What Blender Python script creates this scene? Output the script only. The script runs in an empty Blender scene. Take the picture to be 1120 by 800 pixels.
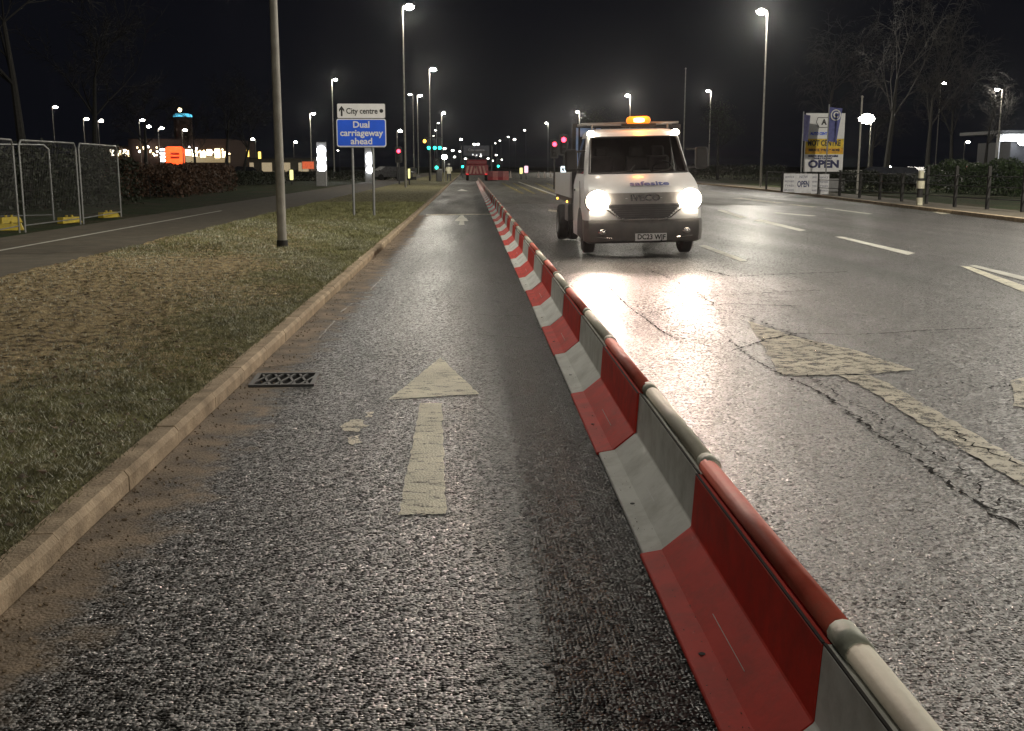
import bpy, bmesh, math, random
import numpy as np
from mathutils import Vector, Matrix, Euler

random.seed(7); np.random.seed(7)
S = bpy.context.scene
COL = S.collection
PI = math.pi

# ---------------------------------------------------------------- camera
F = 1200.0; CX, CY = 560.0, 400.0
CAMZ = 1.54
cd = bpy.data.cameras.new('camera'); cam = bpy.data.objects.new('camera', cd); COL.objects.link(cam)
cd.sensor_width = 36.0; cd.lens = 36.0 * F / 1120.0
cd.clip_start = 0.1; cd.clip_end = 6000
pitch = math.atan(218 / F); yaw = math.atan(47 * math.cos(pitch) / F)
ROT = Matrix.Rotation(-yaw, 3, 'Z') @ Matrix.Rotation(PI / 2 - pitch, 3, 'X') @ Matrix.Rotation(0.0, 3, 'Z')
cam.location = (0, 0, CAMZ); cam.rotation_euler = ROT.to_euler()
S.camera = cam

# ---------------------------------------------------------------- world (night) and exposure
W = bpy.data.worlds.new('World'); S.world = W; W.use_nodes = True
nt = W.node_tree; nt.nodes.clear()
out = nt.nodes.new('ShaderNodeOutputWorld')
b1 = nt.nodes.new('ShaderNodeBackground'); sky = nt.nodes.new('ShaderNodeTexSky')
sky.sky_type = 'NISHITA'; sky.sun_disc = False
sky.sun_elevation = math.radians(-6); sky.sun_rotation = math.radians(250)
nt.links.new(sky.outputs[0], b1.inputs[0]); b1.inputs[1].default_value = 0.05
b2 = nt.nodes.new('ShaderNodeBackground'); b2.inputs[0].default_value = (0.0026, 0.0028, 0.0042, 1); b2.inputs[1].default_value = 1.0
ad = nt.nodes.new('ShaderNodeAddShader')
nt.links.new(b1.outputs[0], ad.inputs[0]); nt.links.new(b2.outputs[0], ad.inputs[1]); nt.links.new(ad.outputs[0], out.inputs[0])
S.view_settings.view_transform = 'Standard'; S.view_settings.look = 'None'
S.view_settings.exposure = 0.4; S.view_settings.gamma = 1.0; S.view_settings.use_curve_mapping = False
S.cycles.use_denoising = True
S.cycles.max_bounces = 5; S.cycles.diffuse_bounces = 2; S.cycles.glossy_bounces = 3; S.cycles.transmission_bounces = 4
S.cycles.volume_bounces = 0; S.cycles.transparent_max_bounces = 8
S.cycles.sample_clamp_indirect = 2.0; S.cycles.sample_clamp_direct = 0
S.cycles.caustics_reflective = False; S.cycles.caustics_refractive = False
S.cycles.use_light_tree = True
LAMP_W = 2300.0          # left-hand row
LAMP_R = 7000.0          # right-hand row of brighter lamps
HAZE = 0.00008
LAMP_COL = (1.0, 0.93, 0.80)

# ---------------------------------------------------------------- helpers
def G(px, py, z=0.0):
    """real-world point at height z that the photograph shows at this pixel"""
    d = ROT @ Vector(((px - CX) / F, -(py - CY) / F, -1.0))
    t = (z - CAMZ) / d.z
    return Vector((d.x * t, d.y * t, z))

def D(px, py, Y):
    """point on the ray of a pixel at distance Y down the road"""
    d = ROT @ Vector(((px - CX) / F, -(py - CY) / F, -1.0))
    t = Y / d.y
    return Vector((d.x * t, Y, CAMZ + d.z * t))

def tag(o, label=None, cat=None, group=None, kind=None):
    if label: o['label'] = label
    if cat: o['category'] = cat
    if group: o['group'] = group
    if kind: o['kind'] = kind
    return o

def empty(name, loc=(0, 0, 0), rz=0.0, label=None, cat=None, group=None):
    o = bpy.data.objects.new(name, None); COL.objects.link(o)
    o.location = loc; o.rotation_euler = (0, 0, rz); o.empty_display_size = .2
    return tag(o, label, cat, group)

class MB:
    def __init__(s): s.v = []; s.f = []; s.m = []; s.xf = None; s.smooth = []
    def add(s, vs, fs, mi=0, sm=False):
        b = len(s.v)
        for v in vs:
            v = Vector(v)
            s.v.append(tuple(s.xf @ v) if s.xf else tuple(v))
        for f in fs:
            s.f.append([b + i for i in f]); s.m.append(mi); s.smooth.append(sm)
    def box(s, c, d, mi=0, r=None, bev=0.0):
        x, y, z = d[0] / 2, d[1] / 2, d[2] / 2
        if bev > 0:
            bm = bmesh.new(); bmesh.ops.create_cube(bm, size=1)
            for v in bm.verts: v.co = Vector((v.co.x * d[0], v.co.y * d[1], v.co.z * d[2]))
            bmesh.ops.bevel(bm, geom=bm.edges[:], offset=bev, segments=2, profile=.5, affect='EDGES')
            vs = [v.co.copy() for v in bm.verts]; fs = [[v.index for v in f.verts] for f in bm.faces]; bm.free()
        else:
            vs = [Vector((i * x, j * y, k * z)) for i in (-1, 1) for j in (-1, 1) for k in (-1, 1)]
            fs = [(0, 1, 3, 2), (4, 6, 7, 5), (0, 4, 5, 1), (2, 3, 7, 6), (0, 2, 6, 4), (1, 5, 7, 3)]
        if r is not None:
            R = Euler(r).to_matrix(); vs = [R @ v for v in vs]
        s.add([v + Vector(c) for v in vs], fs, mi)
        return s
    def tube(s, p0, p1, r0, r1=None, n=10, mi=0, caps=True, sm=True):
        p0 = Vector(p0); p1 = Vector(p1); r1 = r0 if r1 is None else r1
        a = (p1 - p0)
        if a.length < 1e-7: return s
        a.normalize(); u = a.orthogonal().normalized(); w = a.cross(u)
        vs = []
        for p, r in ((p0, r0), (p1, r1)):
            for i in range(n):
                t = 2 * PI * i / n
                vs.append(p + (u * math.cos(t) + w * math.sin(t)) * r)
        fs = [(i, (i + 1) % n, n + (i + 1) % n, n + i) for i in range(n)]
        s.add(vs, fs, mi, sm)
        if caps:
            s.add(vs[:n], [tuple(reversed(range(n)))], mi); s.add(vs[n:], [tuple(range(n))], mi)
        return s
    def path(s, pts, r, n=8, mi=0):
        for a, b in zip(pts, pts[1:]): s.tube(a, b, r, r, n, mi)
        return s
    def lathe(s, prof, c=(0, 0, 0), axis='Z', n=20, mi=0):
        vs = []; m = len(prof)
        for i in range(n):
            t = 2 * PI * i / n
            for r, h in prof:
                p = {'Z': (r * math.cos(t), r * math.sin(t), h), 'X': (h, r * math.cos(t), r * math.sin(t)),
                     'Y': (r * math.cos(t), h, r * math.sin(t))}[axis]
                vs.append(Vector(p) + Vector(c))
        fs = [(i * m + j, i * m + j + 1, ((i + 1) % n) * m + j + 1, ((i + 1) % n) * m + j) for i in range(n) for j in range(m - 1)]
        s.add(vs, fs, mi, True)
        return s
    def ball(s, c, r, n=12, mi=0):
        r = (r, r, r) if not hasattr(r, '__len__') else r
        k = n // 2
        vs = [Vector((0, 0, r[2]))]
        for j in range(1, k):
            a = PI * j / k
            for i in range(n):
                t = 2 * PI * i / n
                vs.append(Vector((r[0] * math.sin(a) * math.cos(t), r[1] * math.sin(a) * math.sin(t), r[2] * math.cos(a))))
        vs.append(Vector((0, 0, -r[2])))
        fs = [(0, 1 + i, 1 + (i + 1) % n) for i in range(n)]
        for j in range(k - 2):
            o = 1 + j * n
            fs += [(o + i, o + n + i, o + n + (i + 1) % n, o + (i + 1) % n) for i in range(n)]
        o = 1 + (k - 2) * n; L = len(vs) - 1
        fs += [(o + i, L, o + (i + 1) % n) for i in range(n)]
        s.add([v + Vector(c) for v in vs], fs, mi, True)
        return s
    def poly(s, pts, t=None, mi=0):
        """flat polygon, or extruded by vector t"""
        n = len(pts); pts = [Vector(p) for p in pts]
        if t is None: s.add(pts, [tuple(range(n))], mi); return s
        t = Vector(t)
        s.add(pts + [p + t for p in pts],
              [tuple(reversed(range(n))), tuple(range(n, 2 * n))] + [(i, (i + 1) % n, n + (i + 1) % n, n + i) for i in range(n)], mi)
        return s
    def build(s, name, mat, parent=None, loc=None):
        me = bpy.data.meshes.new(name); me.from_pydata(s.v, [], s.f); me.validate(clean_customdata=False)
        mats = mat if isinstance(mat, (list, tuple)) else [mat]
        for m in mats: me.materials.append(m)
        if len(me.polygons) == len(s.m):
            s.loose = len(s.v) > 0
            me.polygons.foreach_set('material_index', s.m); me.polygons.foreach_set('use_smooth', s.smooth)
        bm = bmesh.new(); bm.from_mesh(me); bmesh.ops.delete(bm, geom=[v for v in bm.verts if not v.link_faces], context='VERTS'); bmesh.ops.remove_doubles(bm, verts=bm.verts[:], dist=1e-5) if len(s.v) < 4000 else None
        bmesh.ops.recalc_face_normals(bm, faces=bm.faces[:]) if len(s.v) < 40000 else None
        bm.to_mesh(me); bm.free(); me.update()
        if any(s.smooth): me.set_sharp_from_angle(angle=math.radians(38))
        o = bpy.data.objects.new(name, me); COL.objects.link(o)
        if parent is not None: o.parent = parent
        if loc is not None: o.location = loc
        return o

def kids(o): return [c for c in bpy.data.objects if c.parent == o]
def copy_tree(o, parent=None):
    c = o.copy(); COL.objects.link(c); c.parent = parent
    for ch in kids(o): copy_tree(ch, c)
    return c

def P(name, col, rough=.5, metal=0.0, var=.25, scale=6.0, bump=0.0, bscale=60.0, spec=.5, emit=None, es=0.0, coat=0.0, dirt=None, dscale=2.0, damt=.5):
    m = bpy.data.materials.new(name); m.use_nodes = True
    t = m.node_tree; N = t.nodes; L = t.links; b = N['Principled BSDF']
    b.inputs['Roughness'].default_value = rough; b.inputs['Metallic'].default_value = metal
    b.inputs['Specular IOR Level'].default_value = spec; b.inputs['Coat Weight'].default_value = coat
    tc = N.new('ShaderNodeTexCoord')
    no = N.new('ShaderNodeTexNoise'); no.inputs['Scale'].default_value = scale; no.inputs['Detail'].default_value = 6
    L.new(tc.outputs['Object'], no.inputs['Vector'])
    rp = N.new('ShaderNodeValToRGB'); L.new(no.outputs[0], rp.inputs[0])
    c0 = [max(0, x * (1 - var)) for x in col]; c1 = [min(1, x * (1 + var)) for x in col]
    rp.color_ramp.elements[0].color = (*c0, 1); rp.color_ramp.elements[1].color = (*c1, 1)
    rp.color_ramp.elements[0].position = .3; rp.color_ramp.elements[1].position = .7
    src = rp.outputs[0]
    if dirt:
        n2 = N.new('ShaderNodeTexNoise'); n2.inputs['Scale'].default_value = dscale; n2.inputs['Detail'].default_value = 9; n2.inputs['Roughness'].default_value = .7
        L.new(tc.outputs['Object'], n2.inputs['Vector'])
        r2 = N.new('ShaderNodeValToRGB'); r2.color_ramp.elements[0].position = .45; r2.color_ramp.elements[1].position = .75
        r2.color_ramp.elements[1].color = (damt, damt, damt, 1); L.new(n2.outputs[0], r2.inputs[0])
        mx = N.new('ShaderNodeMixRGB'); L.new(r2.outputs[0], mx.inputs[0]); L.new(src, mx.inputs[1]); mx.inputs[2].default_value = (*dirt, 1)
        src = mx.outputs[0]
    L.new(src, b.inputs['Base Color'])
    if bump:
        n3 = N.new('ShaderNodeTexNoise'); n3.inputs['Scale'].default_value = bscale; n3.inputs['Detail'].default_value = 4
        L.new(tc.outputs['Object'], n3.inputs['Vector'])
        bp = N.new('ShaderNodeBump'); bp.inputs['Strength'].default_value = 1; bp.inputs['Distance'].default_value = bump
        L.new(n3.outputs[0], bp.inputs['Height']); L.new(bp.outputs[0], b.inputs['Normal'])
    if emit:
        b.inputs['Emission Color'].default_value = (*emit, 1); b.inputs['Emission Strength'].default_value = es
        m.cycles.emission_sampling = 'NONE'
    return m

def asphalt(name, dark, light, rough=(.28, .55), grain=85.0, bump=.0045, tint=(1, 1, 1), dirt=False, patch=.35, facet=1.15):
    m = bpy.data.materials.new(name); m.use_nodes = True
    t = m.node_tree; N = t.nodes; L = t.links; b = N['Principled BSDF']
    tc = N.new('ShaderNodeTexCoord'); OBJ = tc.outputs['Object']
    # jitter coordinates so that stones are not regular
    nj = N.new('ShaderNodeTexNoise'); nj.inputs['Scale'].default_value = 60; L.new(OBJ, nj.inputs['Vector'])
    sc = N.new('ShaderNodeVectorMath'); sc.operation = 'SCALE'; sc.inputs['Scale'].default_value = .012; L.new(nj.outputs['Color'], sc.inputs[0])
    av = N.new('ShaderNodeVectorMath'); av.operation = 'ADD'; L.new(OBJ, av.inputs[0]); L.new(sc.outputs[0], av.inputs[1])
    vo = N.new('ShaderNodeTexVoronoi'); vo.inputs['Scale'].default_value = grain; vo.inputs['Randomness'].default_value = 1; L.new(av.outputs[0], vo.inputs['Vector'])
    sx = N.new('ShaderNodeSeparateColor'); L.new(vo.outputs['Color'], sx.inputs[0])
    rp = N.new('ShaderNodeValToRGB'); L.new(sx.outputs[0], rp.inputs[0])
    e = rp.color_ramp.elements
    e[0].color = (*[dark * c for c in tint], 1); e[1].color = (*[light * c for c in tint], 1); e[0].position = .5; e[1].position = .85
    # broad wear, stretched along the road
    mp = N.new('ShaderNodeMapping'); mp.inputs['Scale'].default_value = (1.3, .16, 1); L.new(OBJ, mp.inputs[0])
    nb = N.new('ShaderNodeTexNoise'); nb.inputs['Scale'].default_value = 1.0; nb.inputs['Detail'].default_value = 5; L.new(mp.outputs[0], nb.inputs['Vector'])
    rb = N.new('ShaderNodeMapRange'); rb.inputs[1].default_value = .3; rb.inputs[2].default_value = .7; rb.inputs[3].default_value = 1 - patch; rb.inputs[4].default_value = 1 + patch
    L.new(nb.outputs[0], rb.inputs[0])
    mu = N.new('ShaderNodeVectorMath'); mu.operation = 'SCALE'; L.new(rp.outputs[0], mu.inputs[0]); L.new(rb.outputs[0], mu.inputs['Scale'])
    col = mu.outputs[0]
    # roughness: wet in the hollows, drier on the stones, large damp patches
    n2 = N.new('ShaderNodeTexNoise'); n2.inputs['Scale'].default_value = .9; n2.inputs['Detail'].default_value = 6; L.new(mp.outputs[0], n2.inputs['Vector'])
    rr = N.new('ShaderNodeMapRange'); rr.inputs[1].default_value = .35; rr.inputs[2].default_value = .65; rr.inputs[3].default_value = rough[0]; rr.inputs[4].default_value = rough[1]
    L.new(n2.outputs[0], rr.inputs[0]); ro = rr.outputs[0]
    # height
    hr = N.new('ShaderNodeMath'); hr.operation = 'MULTIPLY'; L.new(vo.outputs['Distance'], hr.inputs[0]); hr.inputs[1].default_value = -1.0
    hn = N.new('ShaderNodeMath'); hn.operation = 'MULTIPLY'; L.new(sx.outputs[1], hn.inputs[0]); hn.inputs[1].default_value = .9
    ha = N.new('ShaderNodeMath'); L.new(hr.outputs[0], ha.inputs[0]); L.new(hn.outputs[0], ha.inputs[1])
    bp = N.new('ShaderNodeBump'); bp.inputs['Distance'].default_value = bump; L.new(ha.outputs[0], bp.inputs['Height'])
    if dirt:
        sp = N.new('ShaderNodeSeparateXYZ'); L.new(OBJ, sp.inputs[0])
        nd = N.new('ShaderNodeTexNoise'); nd.inputs['Scale'].default_value = 3.5; nd.inputs['Detail'].default_value = 9; nd.inputs['Roughness'].default_value = .65; L.new(OBJ, nd.inputs['Vector'])
        m1 = N.new('ShaderNodeMath'); m1.operation = 'MULTIPLY_ADD'; L.new(nd.outputs[0], m1.inputs[0]); m1.inputs[1].default_value = -.9; m1.inputs[2].default_value = .45
        m2 = N.new('ShaderNodeMath'); L.new(sp.outputs[0], m2.inputs[0]); L.new(m1.outputs[0], m2.inputs[1])
        m3 = N.new('ShaderNodeMapRange'); m3.inputs[1].default_value = -1.45; m3.inputs[2].default_value = -1.22; m3.inputs[3].default_value = 1; m3.inputs[4].default_value = 0; L.new(m2.outputs[0], m3.inputs[0])
        dc = N.new('ShaderNodeValToRGB'); L.new(nd.outputs[0], dc.inputs[0]); dc.color_ramp.elements[0].color = (.045, .032, .02, 1); dc.color_ramp.elements[1].color = (.27, .20, .13, 1)
        dc.color_ramp.elements[0].position = .3; dc.color_ramp.elements[1].position = .7
        mx = N.new('ShaderNodeMixRGB'); L.new(m3.outputs[0], mx.inputs[0]); L.new(col, mx.inputs[1]); L.new(dc.outputs[0], mx.inputs[2]); col = mx.outputs[0]
        mr = N.new('ShaderNodeMapRange'); mr.inputs[3].default_value = 0; mr.inputs[4].default_value = 1; L.new(m3.outputs[0], mr.inputs[0])
        mq = N.new('ShaderNodeMixRGB'); L.new(mr.outputs[0], mq.inputs[0]); L.new(ro, mq.inputs[1]); mq.inputs[2].default_value = (.8, .8, .8, 1); ro = mq.outputs[0]
    L.new(col, b.inputs['Base Color']); L.new(ro, b.inputs['Roughness']); L.new(bp.outputs[0], b.inputs['Normal'])
    b.inputs['Specular IOR Level'].default_value = .55
    # every stone shows a facet tilted its own way: that is what glints
    fc = N.new('ShaderNodeVectorMath'); fc.operation = 'SUBTRACT'; L.new(vo.outputs['Color'], fc.inputs[0]); fc.inputs[1].default_value = (.5, .5, .5)
    fs_ = N.new('ShaderNodeVectorMath'); fs_.operation = 'MULTIPLY'; L.new(fc.outputs[0], fs_.inputs[0]); fs_.inputs[1].default_value = (facet, facet, 0)
    if dirt:
        mf = N.new('ShaderNodeMapRange'); mf.inputs[3].default_value = facet; mf.inputs[4].default_value = facet * .12; L.new(m3.outputs[0], mf.inputs[0])
        cb = N.new('ShaderNodeCombineXYZ'); L.new(mf.outputs[0], cb.inputs[0]); L.new(mf.outputs[0], cb.inputs[1]); L.new(cb.outputs[0], fs_.inputs[1])
        mb_ = N.new('ShaderNodeMapRange'); mb_.inputs[3].default_value = 1; mb_.inputs[4].default_value = .4; L.new(m3.outputs[0], mb_.inputs[0]); L.new(mb_.outputs[0], bp.inputs['Strength'])
    fa = N.new('ShaderNodeVectorMath'); fa.operation = 'ADD'; L.new(bp.outputs[0], fa.inputs[0]); L.new(fs_.outputs[0], fa.inputs[1])
    fn = N.new('ShaderNodeVectorMath'); fn.operation = 'NORMALIZE'; L.new(fa.outputs[0], fn.inputs[0]); L.new(fn.outputs[0], b.inputs['Normal'])
    return m

def paint(name, col, under, wear=.5, scale=9.0, aniso=(1, 1, 1)):
    """thermoplastic road paint, worn through to the asphalt in scratches"""
    m = bpy.data.materials.new(name); m.use_nodes = True
    t = m.node_tree; N = t.nodes; L = t.links; b = N['Principled BSDF']
    tc = N.new('ShaderNodeTexCoord'); mp = N.new('ShaderNodeMapping'); mp.inputs['Scale'].default_value = aniso; L.new(tc.outputs['Object'], mp.inputs[0])
    n = N.new('ShaderNodeTexNoise'); n.inputs['Scale'].default_value = scale; n.inputs['Detail'].default_value = 10; n.inputs['Roughness'].default_value = .72; L.new(mp.outputs[0], n.inputs['Vector'])
    r = N.new('ShaderNodeValToRGB'); r.color_ramp.elements[0].position = max(0, wear - .06); r.color_ramp.elements[1].position = min(1, wear + .06); L.new(n.outputs[0], r.inputs[0])
    n2 = N.new('ShaderNodeTexNoise'); n2.inputs['Scale'].default_value = 2.2; n2.inputs['Detail'].default_value = 8; L.new(tc.outputs['Object'], n2.inputs['Vector'])
    r2 = N.new('ShaderNodeValToRGB'); L.new(n2.outputs[0], r2.inputs[0]); r2.color_ramp.elements[0].position = .3; r2.color_ramp.elements[1].position = .7
    r2.color_ramp.elements[0].color = (*[c * .7 for c in col], 1); r2.color_ramp.elements[1].color = (*col, 1)
    L.new(r2.outputs[0], b.inputs['Base Color']); b.inputs['Roughness'].default_value = .6
    v = N.new('ShaderNodeTexVoronoi'); v.inputs['Scale'].default_value = 80; L.new(tc.outputs['Object'], v.inputs['Vector'])
    bp = N.new('ShaderNodeBump'); bp.inputs['Distance'].default_value = .004; bp.invert = True; L.new(v.outputs['Distance'], bp.inputs['Height']); L.new(bp.outputs[0], b.inputs['Normal'])
    ma = N.new('ShaderNodeMath'); ma.operation = 'MULTIPLY_ADD'; L.new(v.outputs['Distance'], ma.inputs[0]); ma.inputs[1].default_value = -.16; L.new(n.outputs[0], ma.inputs[2])
    L.remove(r.inputs[0].links[0]); L.new(ma.outputs[0], r.inputs[0])
    r.color_ramp.elements[0].position = max(0, wear - .15); r.color_ramp.elements[1].position = wear - .02
    tp = N.new('ShaderNodeBsdfTransparent'); ms = N.new('ShaderNodeMixShader'); L.new(r.outputs[0], ms.inputs[0]); L.new(tp.outputs[0], ms.inputs[1]); L.new(b.outputs[0], ms.inputs[2])
    L.new(ms.outputs[0], N['Material Output'].inputs[0])
    return m

def lit(name, col, s): return P(name, [c * .5 for c in col], .5, var=.05, emit=col, es=s)

M = {}
M['steel'] = P('galvanised_steel', (.28, .29, .29), .45, .6, .18, 3, dirt=(.16, .14, .11), damt=.5)
M['pole'] = P('lamp_pole_paint', (.30, .29, .26), .6, 0, .2, 5, dirt=(.16, .145, .12), damt=.6)
M['black'] = P('black_plastic', (.018, .018, .018), .5, var=.3)
M['rubber'] = P('rubber', (.02, .02, .019), .8, var=.3, bump=.002)
M['white'] = P('white_paint', (.72, .72, .69), .35, var=.07, scale=3, dirt=(.42, .39, .33), damt=.45, coat=.3)
M['grey'] = P('grey_paint', (.26, .26, .26), .45, var=.12)
M['dark'] = P('dark_metal', (.05, .05, .05), .5, .3, .25)
M['timber'] = P('dark_timber', (.012, .011, .010), .8, var=.3, bump=.004)
M['blue'] = P('sign_blue', (.012, .11, .80), .4, var=.05)
M['signwhite'] = P('sign_white', (.78, .78, .78), .4, var=.04)
M['barrier_white'] = P('barrier_white', spec=.25, col=(.78, .79, .75), rough=.6, var=.07, scale=4, bump=.0006, bscale=40, dirt=(.34, .34, .28), dscale=6, damt=.6)
M['barrier_red'] = P('barrier_red', spec=.25, col=(.72, .05, .032), rough=.62, var=.12, scale=4, bump=.0006, bscale=40, dirt=(.26, .05, .035), dscale=7, damt=.5)
M['rail_white'] = P('rail_white', (.62, .60, .50), .65, spec=.3, var=.12, scale=9, bump=.001, bscale=60, dirt=(.40, .37, .29), dscale=9, damt=.7)
M['rail_red'] = P('rail_red', (.55, .10, .065), .65, spec=.3, var=.2, scale=9, bump=.001, bscale=60, dirt=(.30, .13, .09), dscale=9, damt=.7)
M['bark'] = P('bark', (.017, .016, .014), .9, var=.4, scale=14, bump=.01, bscale=20)
M['twig'] = P('twig', (.010, .009, .008), .8, var=.3)
M['leaf'] = P('leaf', (.025, .045, .012), .6, var=.5, scale=3)
M['hedge_leaf'] = P('hedge_leaf', (.013, .018, .007), .6, var=.5, scale=2)
M['brown_leaf'] = P('brown_leaf', (.075, .04, .022), .7, var=.5, scale=2)
M['yellow'] = P('yellow_plastic', (.40, .30, .02), .5, var=.15)
M['brick'] = P('brick_wall', (.06, .032, .024), .85, var=.3, scale=5, bump=.005)
M['clad'] = P('grey_cladding', (.04, .04, .045), .6, var=.2)
M['lens'] = lit('lamp_lens', (1.0, .95, .84), 60)
M['lens_far'] = lit('lamp_lens_far', (1.0, .96, .86), 14)
M['green_light'] = lit('green_signal', (.02, .95, .62), 6)
M['red_light'] = lit('red_signal', (1.0, .03, .06), 9)
M['amber_light'] = lit('amber_signal', (1.0, .45, .05), 6)
M['beacon'] = lit('amber_beacon', (1.0, .24, .015), 1.25)
M['head'] = lit('headlight_glow', (1.0, .86, .68), 25)
M['white_light'] = lit('white_light', (.92, .95, 1.0), 12)
M['warm_light'] = lit('warm_light', (1.0, .80, .45), 5)
M['kerb'] = P('kerb_concrete', (.36, .285, .20), .9, var=.3, scale=7, bump=.008, bscale=60, dirt=(.18, .135, .085), dscale=3.0, damt=.8, spec=.2)
M['path'] = P('path_tarmac', (.085, .074, .054), .85, var=.3, scale=3, bump=.006, bscale=70, dirt=(.09, .07, .045), dscale=.8, damt=.7)
M['road_right'] = asphalt('coarse_asphalt', .006, .14, (.36, .46), 64, .010, (1.0, .95, .9))
M['road_left'] = asphalt('lane_asphalt', .004, .09, (.32, .42), 72, .010, (1.0, .98, .95), dirt=True)
M['road_fine'] = asphalt('fine_asphalt', .008, .15, (.34, .42), 74, .010, (1.0, .94, .9))
M['road_dark'] = asphalt('dark_asphalt', .008, .09, (.32, .5), 88, .007, (1, 1, 1))
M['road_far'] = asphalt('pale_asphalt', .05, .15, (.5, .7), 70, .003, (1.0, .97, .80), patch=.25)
M['paint_w'] = paint('road_paint', (.80, .76, .60), (.10, .095, .08), .405, 9, (.8, 2.2, 1))
M['paint_worn'] = paint('worn_road_paint', (.66, .61, .48), (.09, .083, .07), .455, 9, (1, 1, 1))
M['paint_line'] = paint('line_paint', (.62, .61, .54), (.06, .055, .05), .33, 8)
M['paint_yellow'] = paint('yellow_paint', (.40, .33, .07), (.09, .085, .065), .48, 5)
M['crack'] = P('crack_bitumen', (.006, .006, .006), .95, var=.3, bump=.01, bscale=80, spec=.1)
M['frost'] = paint('pale_joint', (.42, .40, .36), (.06, .055, .05), .42, 12)

# ---------------------------------------------------------------- ground, road, kerbs
def sheet(name, x0, x1, y0, y1, z, mat, nx=1, ny=1, fz=None):
    xs = np.linspace(x0, x1, nx + 1); ys = np.linspace(y0, y1, ny + 1)
    v = [(x, y, z + (fz(x, y) if fz else 0)) for y in ys for x in xs]
    f = [(j * (nx + 1) + i, j * (nx + 1) + i + 1, (j + 1) * (nx + 1) + i + 1, (j + 1) * (nx + 1) + i) for j in range(ny) for i in range(nx)]
    me = bpy.data.meshes.new(name); me.from_pydata(v, [], f); me.materials.append(mat)
    for p in me.polygons: p.use_smooth = fz is not None
    o = bpy.data.objects.new(name, me); COL.objects.link(o); o['kind'] = 'structure'
    return o

def ground_mat(name, soil0, soil1, grass0, grass1, thresh, near_kerb=False):
    m = bpy.data.materials.new(name); m.use_nodes = True
    t = m.node_tree; N = t.nodes; L = t.links; b = N['Principled BSDF']
    tc = N.new('ShaderNodeTexCoord'); OBJ = tc.outputs['Object']
    n1 = N.new('ShaderNodeTexNoise'); n1.inputs['Scale'].default_value = 9; n1.inputs['Detail'].default_value = 9; n1.inputs['Roughness'].default_value = .7; L.new(OBJ, n1.inputs['Vector'])
    s = N.new('ShaderNodeValToRGB'); L.new(n1.outputs[0], s.inputs[0]); s.color_ramp.elements[0].position = .38; s.color_ramp.elements[1].position = .58
    s.color_ramp.elements[0].color = (*soil0, 1); s.color_ramp.elements[1].color = (*soil1, 1)
    g = N.new('ShaderNodeValToRGB'); L.new(n1.outputs[0], g.inputs[0]); g.color_ramp.elements[0].position = .36; g.color_ramp.elements[1].position = .62
    g.color_ramp.elements[0].color = (*grass0, 1); g.color_ramp.elements[1].color = (*grass1, 1)
    n2 = N.new('ShaderNodeTexNoise'); n2.inputs['Scale'].default_value = .55; n2.inputs['Detail'].default_value = 8; n2.inputs['Roughness'].default_value = .62; L.new(OBJ, n2.inputs['Vector'])
    src = n2.outputs[0]
    if near_kerb:
        sp = N.new('ShaderNodeSeparateXYZ'); L.new(OBJ, sp.inputs[0])
        mr = N.new('ShaderNodeMapRange'); mr.inputs[1].default_value = -3.6; mr.inputs[2].default_value = -1.9; mr.inputs[3].default_value = -.10; mr.inputs[4].default_value = .15; L.new(sp.outputs[0], mr.inputs[0])
        ml = N.new('ShaderNodeMapRange'); ml.inputs[1].default_value = 16; ml.inputs[2].default_value = 40; ml.inputs[3].default_value = 0; ml.inputs[4].default_value = .35; L.new(sp.outputs[1], ml.inputs[0])
        a1 = N.new('ShaderNodeMath'); L.new(src, a1.inputs[0]); L.new(mr.outputs[0], a1.inputs[1])
        a2 = N.new('ShaderNodeMath'); L.new(a1.outputs[0], a2.inputs[0]); L.new(ml.outputs[0], a2.inputs[1]); src = a2.outputs[0]
    k = N.new('ShaderNodeValToRGB'); L.new(src, k.inputs[0]); k.color_ramp.elements[0].position = thresh - .06; k.color_ramp.elements[1].position = thresh + .08
    mx = N.new('ShaderNodeMixRGB'); L.new(k.outputs[0], mx.inputs[0]); L.new(s.outputs[0], mx.inputs[1]); L.new(g.outputs[0], mx.inputs[2])
    L.new(mx.outputs[0], b.inputs['Base Color']); b.inputs['Roughness'].default_value = .9; b.inputs['Specular IOR Level'].default_value = .2
    n3 = N.new('ShaderNodeTexNoise'); n3.inputs['Scale'].default_value = 28; n3.inputs['Detail'].default_value = 8; n3.inputs['Roughness'].default_value = .75; L.new(OBJ, n3.inputs['Vector'])
    bp = N.new('ShaderNodeBump'); bp.inputs['Distance'].default_value = .09; L.new(n3.outputs[0], bp.inputs['Height']); L.new(bp.outputs[0], b.inputs['Normal'])
    return m
M['verge'] = ground_mat('verge_soil', (.075, .055, .03), (.54, .42, .235), (.07, .068, .03), (.36, .33, .18), .56, True)
M['ground'] = ground_mat('ground_grass', (.04, .032, .02), (.09, .075, .045), (.016, .026, .010), (.05, .075, .028), .45)

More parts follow.
